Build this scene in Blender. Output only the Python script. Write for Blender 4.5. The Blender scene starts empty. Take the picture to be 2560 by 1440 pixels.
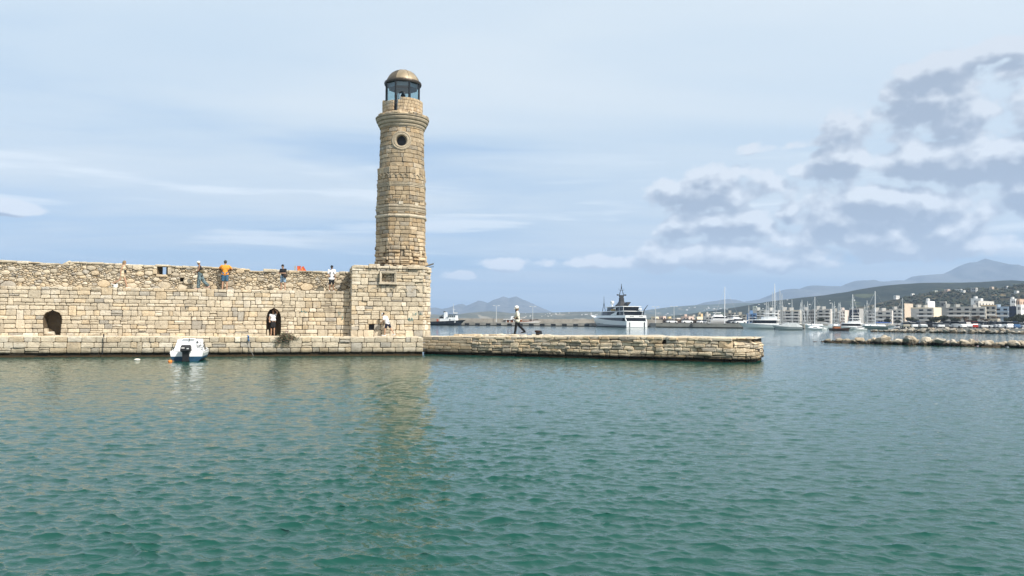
import bpy, bmesh, math, random
import numpy as np
from mathutils import Vector, Matrix, noise as mnoise

# ------------------------------------------------------------------ camera, sky, sun, exposure
scene = bpy.context.scene
COL = scene.collection
R = math.radians
F, CX, CY, H = 1900.0, 1280.0, 720.0, 2.15
PITCH, ROLL = math.atan(81.5 / F), math.atan(0.007)
_r0, _u0 = Vector((1, 0, 0)), Vector((0, -math.sin(PITCH), math.cos(PITCH)))
FWD = Vector((0, math.cos(PITCH), math.sin(PITCH)))
RIGHT = _r0 * math.cos(ROLL) + _u0 * math.sin(ROLL)
UP = _u0 * math.cos(ROLL) - _r0 * math.sin(ROLL)
cam_data = bpy.data.cameras.new('camera')
cam = bpy.data.objects.new('camera', cam_data)
COL.objects.link(cam)
cam_data.sensor_width = 36.0
cam_data.lens = 36.0 * F / 2560.0
cam_data.clip_start, cam_data.clip_end = 0.1, 40000
m = Matrix((RIGHT, UP, -FWD)).transposed().to_4x4()
m.translation = Vector((0, 0, H))
cam.matrix_world = m
scene.camera = cam

SUN_AZ, SUN_EL = R(52), R(46)      # to the right of the direction from the wall to the viewer
TO_SUN = Vector((math.sin(SUN_AZ) * math.cos(SUN_EL), -math.cos(SUN_AZ) * math.cos(SUN_EL), math.sin(SUN_EL)))
sun_data = bpy.data.lights.new('sun', 'SUN')
sun_data.energy, sun_data.angle, sun_data.color = 5.0, R(0.6), (1.0, 0.945, 0.865)
sun = bpy.data.objects.new('sun', sun_data)
COL.objects.link(sun)
sun.rotation_euler = (-TO_SUN).to_track_quat('-Z', 'Y').to_euler()

scene.view_settings.view_transform = 'Standard'
scene.view_settings.look = 'None'
scene.view_settings.exposure = 0.38
scene.view_settings.gamma = 1.0
scene.view_settings.use_curve_mapping = False


def ray(px, py):
    return FWD * F + RIGHT * (px - CX) + UP * (CY - py)

def P(px, py, Y):                       # the point seen at a pixel at distance Y
    d = ray(px, py)
    return Vector((0, 0, H)) + d * (Y / d.y)

def W(px, py, z=0.0):                   # the point of a level plane seen at a pixel
    d = ray(px, py)
    return Vector((0, 0, H)) + d * ((z - H) / d.z)

def XP(px, Y, z=0.0):                   # where a pixel column meets distance Y and height z
    k, dz = px - CX, z - H
    return -((Y * RIGHT.y + dz * RIGHT.z) * F - k * (Y * FWD.y + dz * FWD.z)) / (RIGHT.x * F - k * FWD.x)

def ZP(px, py, Y):
    return P(px, py, Y).z


class NT:                               # small helper for node trees
    def __init__(s, tree):
        s.t = tree; s.n = tree.nodes; s.l = tree.links
    def new(s, typ, **kw):
        nd = s.n.new(typ)
        for k, v in kw.items():
            setattr(nd, k, v)
        return nd
    def put(s, sock, v):
        if hasattr(v, 'links'):
            s.l.new(v, sock)
        elif v is not None:
            sock.default_value = v
    def math(s, op, a, b=None, c=None, clamp=False):
        nd = s.new('ShaderNodeMath', operation=op, use_clamp=clamp)
        for i, v in enumerate((a, b, c)):
            if v is not None:
                s.put(nd.inputs[i], v)
        return nd.outputs[0]
    def mix(s, fac, a, b, mode='MIX'):
        nd = s.new('ShaderNodeMix', data_type='RGBA', blend_type=mode)
        s.put(nd.inputs[0], fac)
        for i, v in ((6, a), (7, b)):
            s.put(nd.inputs[i], (*v, 1) if isinstance(v, tuple) and len(v) == 3 else v)
        return nd.outputs[2]
    def ramp(s, fac, lo, hi, a=0.0, b=1.0, smooth=True):
        nd = s.new('ShaderNodeMapRange', interpolation_type='SMOOTHSTEP' if smooth else 'LINEAR')
        s.put(nd.inputs[0], fac)
        for i, v in ((1, lo), (2, hi), (3, a), (4, b)):
            s.put(nd.inputs[i], v)
        return nd.outputs[0]
    def noise(s, vec, scale, detail=4, rough=0.55, dist=0.0, w=None):
        nd = s.new('ShaderNodeTexNoise', noise_dimensions='3D')
        s.put(nd.inputs['Vector'], vec)
        s.put(nd.inputs['Scale'], scale); s.put(nd.inputs['Detail'], detail)
        s.put(nd.inputs['Roughness'], rough); s.put(nd.inputs['Distortion'], dist)
        return nd.outputs[0]
    def mapping(s, vec, scale=(1, 1, 1), rot=(0, 0, 0), loc=(0, 0, 0)):
        nd = s.new('ShaderNodeMapping')
        s.put(nd.inputs[0], vec)
        nd.inputs['Location'].default_value = loc
        nd.inputs['Rotation'].default_value = rot
        nd.inputs['Scale'].default_value = scale
        return nd.outputs[0]
    def comb(s, x, y, z):
        nd = s.new('ShaderNodeCombineXYZ')
        for i, v in enumerate((x, y, z)):
            s.put(nd.inputs[i], v)
        return nd.outputs[0]


def build_world():
    w = bpy.data.worlds.new('World')
    scene.world = w
    w.use_nodes = True
    t = NT(w.node_tree)
    t.n.clear()
    out = t.new('ShaderNodeOutputWorld')
    bg = t.new('ShaderNodeBackground')
    bg.inputs['Strength'].default_value = 0.1
    t.l.new(bg.outputs[0], out.inputs[0])
    sky = t.new('ShaderNodeTexSky', sky_type='NISHITA', sun_disc=False)
    sky.sun_elevation, sky.sun_rotation = SUN_EL, R(180) - SUN_AZ
    sky.air_density, sky.dust_density, sky.ozone_density = 1.0, 0.6, 2.0
    tc = t.new('ShaderNodeTexCoord')
    d = tc.outputs['Generated']
    sp = t.new('ShaderNodeSeparateXYZ'); t.l.new(d, sp.inputs[0])
    x, y, z = sp.outputs
    el = t.math('ARCSINE', z)
    az = t.math('ARCTAN2', x, y)
    ae = t.comb(az, el, 0.0)
    base = t.mix(0.7, sky.outputs[0], (3.2, 4.7, 6.7))
    # high thin cloud sheets: a flat layer seen in perspective
    den = t.math('ADD', t.math('MAXIMUM', z, 0.0), 0.10)
    pl = t.comb(t.math('DIVIDE', x, den), t.math('DIVIDE', y, den), 0.0)
    pl = t.mapping(pl, scale=(0.30, 0.95, 1), rot=(0, 0, R(9)))
    n1 = t.noise(pl, 0.85, 6, 0.52, 0.4)
    n2 = t.noise(t.mapping(ae, scale=(1.1, 7.0, 1), rot=(0, 0, R(-3)), loc=(3.1, 0.4, 0)), 1.3, 5, 0.5, 0.3)
    veil = t.math('ADD', t.math('MULTIPLY', n1, 0.6), t.math('MULTIPLY', n2, 0.55))
    lift = t.ramp(el, 0.02, 0.30, -0.10, 0.10)          # thicker overhead, clearer low down
    side = t.ramp(az, -0.2, 0.35, -0.03, 0.12)
    veil = t.math('ADD', t.math('ADD', veil, lift), side)
    f1 = t.ramp(veil, 0.395, 0.62, 0.0, 0.97)
    c1 = t.mix(t.ramp(n1, 0.35, 0.7), (4.9, 5.95, 6.9), (6.5, 7.05, 7.35))
    col = t.mix(f1, base, c1)
    # bright low streaks
    st = t.noise(t.mapping(ae, scale=(2.2, 26.0, 1), rot=(0, 0, R(-2)), loc=(0.3, 1.7, 0)), 1.6, 4, 0.5, 0.25)
    fs = t.math('MULTIPLY', t.ramp(st, 0.52, 0.66), t.math('MULTIPLY', t.ramp(el, 0.05, 0.10), t.ramp(el, 0.24, 0.14)))
    col = t.mix(t.math('MULTIPLY', fs, 0.85), col, (7.6, 8.1, 8.4))
    # heaped clouds, thicker towards the mountains on the right
    blobs = [(0.505, 0.238, 0.085, 0.050, -0.25), (0.56, 0.180, 0.13, 0.034, -0.1), (0.445, 0.130, 0.11, 0.032, 0.0), (0.262, 0.162, 0.075, 0.030, -0.3),
             (0.41, 0.190, 0.055, 0.022, -0.2), (0.352, 0.136, 0.018, 0.011, -0.3), (0.262, 0.116, 0.065, 0.020, 0.0), (0.275, 0.080, 0.15, 0.024, 0.0),
             (0.50, 0.092, 0.20, 0.028, 0.0), (-0.066, 0.058, 0.022, 0.008, 0.0), (-0.016, 0.071, 0.025, 0.011, 0.0), (0.10, 0.077, 0.06, 0.013, 0.0),
             (0.55, 0.292, 0.06, 0.014, -0.4), (0.60, 0.130, 0.05, 0.035, 0.0), (0.66, 0.235, 0.06, 0.05, -0.2), (0.85, 0.17, 0.2, 0.07, 0), (1.4, 0.16, 0.4, 0.06, 0), (0.34, 0.215, 0.05, 0.010, -0.3), (-0.60, 0.118, 0.04, 0.010, 0)]
    def heap(oa, oe):
        tot = None
        for (a0, e0, ra, re, tilt) in blobs:
            da = t.math('MULTIPLY_ADD', az, 1 / (ra * 1.25), (oa - a0) / (ra * 1.25))
            de = t.math('MULTIPLY_ADD', el, 1 / (re * 1.25), (oe - e0) / (re * 1.25))
            if tilt:
                de = t.math('MULTIPLY_ADD', da, tilt, de)
            de = t.math('MAXIMUM', de, t.math('MULTIPLY', de, -1.7))          # flatter base
            v = t.math('MULTIPLY_ADD', da, da, t.math('MULTIPLY', de, de))
            tot = v if tot is None else t.math('SMOOTH_MIN', tot, v, 0.6)
        return t.math('SUBTRACT', 1.4, t.math('MINIMUM', tot, 2.6))
    def puffs(da_, de_):
        ve = t.mapping(ae, scale=(1.0, 1.35, 1.0), loc=(da_, de_ * 1.35, 0))
        vo = t.new('ShaderNodeTexVoronoi', voronoi_dimensions='2D', feature='F1')
        t.put(vo.inputs['Vector'], ve)
        for k_, v_ in (('Scale', 14.0), ('Detail', 2.0), ('Roughness', 0.5), ('Lacunarity', 2.3)):
            vo.inputs[k_].default_value = v_
        nz = t.noise(ve, 12.0, 8, 0.58, 0.25)
        return t.math('ADD', t.math('MULTIPLY', t.math('SUBTRACT', 0.45, vo.outputs['Distance']), 1.3), t.math('MULTIPLY', t.math('SUBTRACT', nz, 0.5), 2.6))
    dens = t.math('ADD', heap(0.0, 0.0), puffs(0.0, 0.0))
    dup = t.math('ADD', heap(0.006, 0.014), puffs(0.007, 0.015))
    fc = t.ramp(dens, -0.05, 0.5)
    grad = t.math('MULTIPLY', t.math('SUBTRACT', dens, dup), 0.75, clamp=True)
    lit = t.math('ADD', t.math('MULTIPLY', t.ramp(dup, 1.1, -0.35), 0.8), grad, clamp=True)
    lit = t.math('MULTIPLY', lit, t.ramp(el, 0.30, 0.12, 0.7, 1.0))
    cc = t.mix(lit, t.mix(t.ramp(el, 0.06, 0.13), (4.3, 4.75, 5.4), (3.0, 3.5, 4.3)), t.mix(t.ramp(el, 0.06, 0.14), (9.6, 9.5, 9.4), (7.4, 7.7, 8.0)))
    col = t.mix(t.math('MULTIPLY', fc, 0.93), col, cc)
    t.l.new(col, bg.inputs[0])

build_world()

# ------------------------------------------------------------------ mesh helpers
class MB:
    def __init__(s):
        s.v = []; s.f = []; s.c = []
    def add(s, verts, faces, col=None):
        o = len(s.v)
        s.v += [tuple(q) for q in verts]
        s.f += [tuple(i + o for i in fc) for fc in faces]
        s.c += [col or (1, 1, 1)] * len(verts)
        return s
    def box(s, c, size, rz=0.0, col=None, taper=1.0):
        hx, hy, hz = size[0] / 2, size[1] / 2, size[2] / 2
        ca, sa = math.cos(rz), math.sin(rz)
        vs = []
        for dz in (-1, 1):
            k = taper if dz > 0 else 1.0
            for dx, dy in ((-1, -1), (1, -1), (1, 1), (-1, 1)):
                X, Y = dx * hx * k, dy * hy * k
                vs.append((c[0] + X * ca - Y * sa, c[1] + X * sa + Y * ca, c[2] + dz * hz))
        return s.add(vs, [(3, 2, 1, 0), (4, 5, 6, 7), (0, 1, 5, 4), (1, 2, 6, 5), (2, 3, 7, 6), (3, 0, 4, 7)], col)
    def tube(s, pts, rads, n=8, col=None, cap=True):
        pts = [Vector(p) for p in pts]
        if not hasattr(rads, '__len__'):
            rads = [rads] * len(pts)
        rings = []
        for i, p in enumerate(pts):
            d = (pts[min(i + 1, len(pts) - 1)] - pts[max(i - 1, 0)]).normalized()
            a = d.orthogonal().normalized() if abs(d.z) < 0.9 else Vector((1, 0, 0))
            a = (a - d * a.dot(d)).normalized(); b = d.cross(a)
            rings.append([p + (a * math.cos(2 * math.pi * k / n) + b * math.sin(2 * math.pi * k / n)) * rads[i] for k in range(n)])
        return s.loft(rings, col, cap)
    def loft(s, rings, col=None, cap=True, closed=True):
        n = len(rings[0]); vs = [q for r in rings for q in r]; fs = []
        for i in range(len(rings) - 1):
            for k in range(n if closed else n - 1):
                a, b = i * n + k, i * n + (k + 1) % n
                fs.append((a, b, b + n, a + n))
        if cap:
            fs.append(tuple(range(n - 1, -1, -1))); fs.append(tuple((len(rings) - 1) * n + k for k in range(n)))
        return s.add(vs, fs, col)
    def lathe(s, prof, n=24, c=(0, 0), a0=0.0, col=None, cap=True):
        return s.loft([[(c[0] + r * math.sin(a0 + 2 * math.pi * k / n), c[1] - r * math.cos(a0 + 2 * math.pi * k / n), z) for k in range(n)] for r, z in prof], col, cap)
    def prism(s, poly, z0, z1, col=None):
        n = len(poly)
        z0f = z0 if callable(z0) else (lambda q: z0); z1f = z1 if callable(z1) else (lambda q: z1)
        vs = [(q[0], q[1], z0f(q)) for q in poly] + [(q[0], q[1], z1f(q)) for q in poly]
        fs = [tuple(range(n - 1, -1, -1)), tuple(range(n, 2 * n))] + [(k, (k + 1) % n, n + (k + 1) % n, n + k) for k in range(n)]
        return s.add(vs, fs, col)
    def ball(s, c, r, nu=10, nv=7, col=None):
        r = r if hasattr(r, '__len__') else (r, r, r)
        rings = []
        for j in range(nv + 1):
            th = math.pi * (0.03 + 0.94 * j / nv)
            rings.append([(c[0] + r[0] * math.sin(th) * math.cos(2 * math.pi * k / nu), c[1] + r[1] * math.sin(th) * math.sin(2 * math.pi * k / nu), c[2] - r[2] * math.cos(th)) for k in range(nu)])
        return s.loft(rings, col)
    def mesh(s, name, mat=None, smooth=False, vcol=False):
        me = bpy.data.meshes.new(name)
        me.from_pydata(s.v, [], s.f)
        if vcol:
            at = me.attributes.new('Col', 'FLOAT_COLOR', 'POINT')
            arr = np.ones((len(s.v), 4), np.float32); arr[:, :3] = np.array(s.c, np.float32)
            at.data.foreach_set('color', arr.ravel())
        if smooth:
            me.polygons.foreach_set('use_smooth', [True] * len(me.polygons))
        if mat:
            me.materials.append(mat)
        me.update()
        return me
    def build(s, name, mat, parent=None, smooth=False, vcol=False, loc=(0, 0, 0), rot=(0, 0, 0)):
        return link(name, s.mesh(name, mat, smooth, vcol), parent, loc, rot)


def link(name, me, parent=None, loc=(0, 0, 0), rot=(0, 0, 0)):
    o = bpy.data.objects.new(name, me)
    COL.objects.link(o)
    o.location = loc; o.rotation_euler = rot
    if parent:
        o.parent = parent
    return o

def tag(o, label, cat, group=None):
    o['label'] = label; o['category'] = cat
    if group:
        o['group'] = group
    return o

def thing(name, label, cat, loc=(0, 0, 0), rz=0.0, group=None):
    o = link(name, None, None, loc, (0, 0, rz))
    return tag(o, label, cat, group)

def structure(o, kind='structure'):
    o['kind'] = kind
    return o

ORD = ['zeroth', 'first', 'second', 'third', 'fourth', 'fifth', 'sixth', 'seventh', 'eighth', 'ninth', 'tenth', 'eleventh', 'twelfth',
       'thirteenth', 'fourteenth', 'fifteenth', 'sixteenth', 'seventeenth', 'eighteenth', 'nineteenth', 'twentieth', 'twenty-first',
       'twenty-second', 'twenty-third', 'twenty-fourth', 'twenty-fifth', 'twenty-sixth', 'twenty-seventh', 'twenty-eighth', 'twenty-ninth',
       'thirtieth', 'thirty-first', 'thirty-second', 'thirty-third', 'thirty-fourth', 'thirty-fifth', 'thirty-sixth']

# ------------------------------------------------------------------ materials
def plain(name, col, rough=0.6, metal=0.0, var=0.12, scale=3.0, bump=0.0, bscale=20.0, spec=0.4):
    mt = bpy.data.materials.new(name); mt.use_nodes = True
    t = NT(mt.node_tree); b = t.n['Principled BSDF']
    g = t.new('ShaderNodeNewGeometry')
    n = t.noise(g.outputs['Position'], scale, 5, 0.6)
    c = t.mix(t.ramp(n, 0.3, 0.7), tuple(k * (1 - var) for k in col), tuple(min(1, k * (1 + var)) for k in col))
    t.l.new(c, b.inputs['Base Color'])
    b.inputs['Roughness'].default_value = rough; b.inputs['Metallic'].default_value = metal
    b.inputs['Specular IOR Level'].default_value = spec
    if bump:
        bp = t.new('ShaderNodeBump'); bp.inputs['Strength'].default_value = bump; bp.inputs['Distance'].default_value = 0.02
        t.l.new(t.noise(g.outputs['Position'], bscale, 5, 0.6), bp.inputs['Height'])
        t.l.new(bp.outputs[0], b.inputs['Normal'])
    return mt

def stone_mat(name, tint=(1, 1, 1), grey=0.25, wet_shade=True, bump=0.7, attr=True, base=(0.5, 0.42, 0.3), grain=1.0):
    mt = bpy.data.materials.new(name); mt.use_nodes = True
    t = NT(mt.node_tree); b = t.n['Principled BSDF']
    g = t.new('ShaderNodeNewGeometry'); pos = g.outputs['Position']
    if attr:
        at = t.new('ShaderNodeAttribute', attribute_name='Col'); c = at.outputs['Color']
        c = t.mix(1.0, c, tuple(tint), 'MULTIPLY')
    else:
        c = base
    n1 = t.noise(pos, 2.2 * grain, 6, 0.62, 0.3)
    n2 = t.noise(pos, 17.0 * grain, 5, 0.65)
    n3 = t.noise(t.mapping(pos, scale=(1, 1, 0.35)), 3.2, 5, 0.6)
    nb = t.noise(t.mapping(pos, scale=(1.0, 1.0, 3.2)), 6.0 * grain, 6, 0.6, 1.2)       # bedding lines of the limestone
    c = t.mix(t.ramp(n1, 0.28, 0.72, 0.0, 1.0), t.mix(1.0, c, (0.86, 0.83, 0.80), 'MULTIPLY'), t.mix(1.0, c, (1.10, 1.08, 1.04), 'MULTIPLY'))
    c = t.mix(t.ramp(nb, 0.52, 0.64, 0.0, 0.48), c, t.mix(1.0, c, (0.62, 0.56, 0.48), 'MULTIPLY'))
    c = t.mix(t.ramp(n2, 0.57, 0.70, 0.0, 0.8), c, t.mix(1.0, c, (0.34, 0.30, 0.26), 'MULTIPLY'))   # pits
    c = t.mix(t.ramp(n3, 0.50, 0.75, 0.0, grey), c, (0.20, 0.19, 0.17))                              # lichen and soot
    nw = t.noise(t.mapping(pos, scale=(1, 1, 0.18)), 1.1, 4, 0.6, 0.5)
    c = t.mix(t.ramp(nw, 0.54, 0.72, 0.0, 0.55), c, t.mix(1.0, c, (0.60, 0.57, 0.54), 'MULTIPLY'))
    ns = t.noise(pos, 0.7, 5, 0.65, 0.8)
    c = t.mix(t.ramp(ns, 0.55, 0.70, 0.0, 0.40), c, (0.66, 0.61, 0.52))                          # pale salt and lime bloom
    if wet_shade:
        sp = t.new('ShaderNodeSeparateXYZ'); t.l.new(pos, sp.inputs[0])
        zz = t.math('ADD', sp.outputs[2], t.math('MULTIPLY', t.math('SUBTRACT', n1, 0.5), 0.22))
        c = t.mix(t.ramp(zz, 0.62, 0.30, 0.0, 0.45), c, (0.13, 0.115, 0.07))
        c = t.mix(t.ramp(zz, 0.38, 0.17, 0.0, 0.94), c, (0.028, 0.021, 0.012))  # near-black algae tone, which also carries the shade of the undercut
        c = t.mix(t.ramp(zz, 0.10, 0.03, 0.0, 0.8), c, (0.075, 0.045, 0.02))
    t.put(b.inputs['Base Color'], c if hasattr(c, 'links') else (*c, 1))
    b.inputs['Roughness'].default_value = 0.9
    b.inputs['Specular IOR Level'].default_value = 0.25
    h = t.math('SUBTRACT', t.math('ADD', t.math('MULTIPLY', n1, 0.6), t.math('MULTIPLY', nb, -0.9)), t.math('MULTIPLY', t.ramp(n2, 0.55, 0.72), 0.5))
    bp = t.new('ShaderNodeBump'); bp.inputs['Strength'].default_value = bump; bp.inputs['Distance'].default_value = 0.05
    t.l.new(h, bp.inputs['Height']); t.l.new(bp.outputs[0], b.inputs['Normal'])
    return mt

def glass_mat(name, tint=(0.75, 0.85, 0.85), refl=0.12):
    mt = bpy.data.materials.new(name); mt.use_nodes = True
    t = NT(mt.node_tree); t.n.remove(t.n['Principled BSDF'])
    tr = t.new('ShaderNodeBsdfTransparent'); tr.inputs[0].default_value = (*tint, 1)
    gl = t.new('ShaderNodeBsdfGlossy'); gl.inputs['Roughness'].default_value = 0.03
    mx = t.new('ShaderNodeMixShader')
    mx.inputs[0].default_value = refl; t.l.new(tr.outputs[0], mx.inputs[1]); t.l.new(gl.outputs[0], mx.inputs[2])
    t.l.new(mx.outputs[0], t.n['Material Output'].inputs[0])
    return mt

M = {}
M['stone'] = stone_mat('limestone', grey=0.30)
M['stone_dry'] = stone_mat('limestone_dry', grey=0.28, wet_shade=False)
M['stone_jetty'] = stone_mat('limestone_worn', tint=(1.10, 1.05, 0.98), grey=0.42, bump=0.9)
M['tower'] = stone_mat('sandstone_tower', tint=(0.93, 0.855, 0.76), grey=0.5, wet_shade=False)
M['mortar'] = stone_mat('mortar', attr=False, base=(0.075, 0.056, 0.036), grey=0.2, grain=2.0)
M['rubble_core'] = stone_mat('rubble_fill', attr=False, base=(0.15, 0.115, 0.075), grey=0.2, wet_shade=False, grain=2.5)
M['paving'] = stone_mat('worn_paving', attr=False, base=(0.53, 0.475, 0.375), grey=0.3)
M['rock'] = stone_mat('boulder_limestone', tint=(1, 1, 1), grey=0.35, bump=1.0, grain=0.8)
M['rock_far'] = stone_mat('boulder_far', tint=(1, 1, 1), grey=0.3, bump=1.0, grain=0.5)
M['frame_stone'] = stone_mat('pale_frame_stone', attr=False, base=(0.57, 0.50, 0.39), grey=0.25, wet_shade=False)
M['black'] = plain('black_paint', (0.012, 0.012, 0.013), 0.45)
M['dark_metal'] = plain('dark_metal', (0.03, 0.032, 0.034), 0.4, 0.6)
M['white_gel'] = plain('white_gelcoat', (0.80, 0.80, 0.79), 0.25, var=0.04)
M['white_wall'] = plain('white_render', (0.74, 0.71, 0.66), 0.85, var=0.06)
M['blue_paint'] = plain('blue_antifoul', (0.012, 0.055, 0.105), 0.5, var=0.25)
M['dark_glass'] = plain('dark_glass', (0.010, 0.012, 0.016), 0.3, spec=0.25)
M['hull_dark'] = plain('dark_hull', (0.020, 0.022, 0.028), 0.4)
M['wood'] = plain('varnished_wood', (0.25, 0.09, 0.03), 0.5)
M['orange'] = plain('orange_plastic', (0.75, 0.22, 0.03), 0.5)
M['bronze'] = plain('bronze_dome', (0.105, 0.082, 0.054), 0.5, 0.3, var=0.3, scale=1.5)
M['bronze_lit'] = plain('bronze_dome_lit', (0.34, 0.265, 0.17), 0.45, 0.3, var=0.25, scale=1.5)  # paler copy of the bronze: the sun's highlight put into the colour
M['glass'] = glass_mat('lantern_glass', (0.64, 0.78, 0.80), 0.12)
M['concrete'] = plain('concrete', (0.34, 0.31, 0.265), 0.9, var=0.2, scale=0.35)
M['asphalt'] = plain('quay_asphalt', (0.30, 0.285, 0.26), 0.9, var=0.2, scale=0.2)
M['alu'] = plain('mast_aluminium', (0.62, 0.63, 0.62), 0.4, 0.2)
M['skin'] = plain('skin', (0.42, 0.25, 0.16), 0.55, var=0.06)
M['skin_dark'] = plain('skin_tanned', (0.27, 0.15, 0.09), 0.55, var=0.06)
M['rope'] = plain('rope', (0.30, 0.29, 0.27), 0.9)
M['teal_paint'] = plain('teal_spray_paint', (0.03, 0.20, 0.22), 0.8, var=0.4, scale=14)
M['grey_paint'] = plain('dark_spray_paint', (0.04, 0.05, 0.055), 0.8, var=0.4, scale=14)
# ------------------------------------------------------------------ sea
def build_water():
    rng = np.random.default_rng(5)
    ys = 3.0 * (70.0 / 3.0) ** np.linspace(0, 1, 860)
    far = 70.0 * (11000.0 / 70.0) ** np.linspace(0, 1, 70)[1:]
    ys = np.concatenate([ys, far])
    ts = np.concatenate([np.linspace(-1.4, -0.95, 14)[:-1], np.linspace(-0.95, 0.95, 1000), np.linspace(0.95, 1.4, 14)[1:]])
    Yg, T = np.meshgrid(ys, ts, indexing='ij')
    X = Yg * T; Y = Yg.copy(); Z = np.zeros_like(X)
    dX = np.zeros_like(X); dY = np.zeros_like(X)
    n = 110
    lam = 0.10 * (2.0 / 0.10) ** rng.random(n)
    main = R(-90 - 14)
    for i in range(n):
        l = lam[i]
        th = main + rng.normal(0, 0.55 if l < 0.8 else 0.4)
        kx, ky = math.cos(th), math.sin(th)
        k = 2 * math.pi / l
        a = 0.0076 * l / (1 + (l / 0.36) ** 1.9)
        ph = k * (kx * X + ky * Y) + rng.random() * 6.283
        fade = np.clip((l * 150.0 - Yg) / (l * 60.0), 0, 1)
        s, c = np.sin(ph), np.cos(ph)
        Z += a * fade * s
        dX += 1.9 * a * fade * kx * c; dY += 1.9 * a * fade * ky * c
    gust = 0.98 + 0.22 * np.sin(X * 0.21 + Y * 0.13 + 1.0) * np.sin(Y * 0.17 - X * 0.07) + 0.12 * np.sin(X * 0.55 - Y * 0.4)
    Z *= gust
    nr, nc = X.shape
    co = np.stack([X + dX * gust, Y + dY * gust, Z], -1).reshape(-1, 3).astype(np.float32)
    idx = np.arange(nr * nc).reshape(nr, nc)
    q = np.stack([idx[:-1, :-1], idx[:-1, 1:], idx[1:, 1:], idx[1:, :-1]], -1).reshape(-1, 4)
    me = bpy.data.meshes.new('water')
    me.vertices.add(len(co)); me.vertices.foreach_set('co', co.ravel())
    me.loops.add(q.size); me.loops.foreach_set('vertex_index', q.ravel().astype(np.int32))
    me.polygons.add(len(q)); me.polygons.foreach_set('loop_start', (np.arange(len(q)) * 4).astype(np.int32))
    me.polygons.foreach_set('use_smooth', np.ones(len(q), bool))
    me.update(calc_edges=True)
    mt = bpy.data.materials.new('sea_water'); mt.use_nodes = True
    t = NT(mt.node_tree); b = t.n['Principled BSDF']
    g = t.new('ShaderNodeNewGeometry'); pos = g.outputs['Position']
    n1 = t.noise(pos, 0.035, 3, 0.5)
    c = t.mix(t.ramp(n1, 0.35, 0.65), (0.0055, 0.054, 0.039), (0.0075, 0.064, 0.049))
    t.l.new(c, b.inputs['Base Color'])
    b.inputs['Roughness'].default_value = 0.035
    b.inputs['IOR'].default_value = 1.333
    b.inputs['Specular IOR Level'].default_value = 0.5
    w1 = t.noise(t.mapping(pos, scale=(0.55, 1.0, 1.0), rot=(0, 0, R(-12))), 3.8, 4, 0.6, 0.6)
    w2 = t.noise(t.mapping(pos, scale=(0.6, 1.0, 1.0), rot=(0, 0, R(10))), 21.0, 2, 0.5, 0.4)
    h = t.math('ADD', w1, t.math('MULTIPLY', w2, 0.22))
    bp = t.new('ShaderNodeBump'); bp.inputs['Strength'].default_value = 0.34; bp.inputs['Distance'].default_value = 0.07
    t.l.new(h, bp.inputs['Height']); t.l.new(bp.outputs[0], b.inputs['Normal'])
    me.materials.append(mt)
    structure(link('water', me))

build_water()

# ------------------------------------------------------------------ masonry
def tone(rng, warm=0.5, lo=0.80, hi=1.08, greyp=0.07, base=(0.60, 0.525, 0.405)):
    k = lo + (hi - lo) * rng.random()
    c = [base[0] * k, base[1] * k, base[2] * k]
    r = rng.random()
    if r < greyp:
        g = 0.40 * k
        c = [g * 1.08, g, g * 0.86]
    elif r < greyp + 0.16:
        c = [c[0] * 1.0, c[1] * 0.94, c[2] * 0.86]
    elif r < greyp + 0.24:
        c = [min(.74, c[0] * 1.16), min(.66, c[1] * 1.2), min(.54, c[2] * 1.28)]
    return tuple(c)

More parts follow.
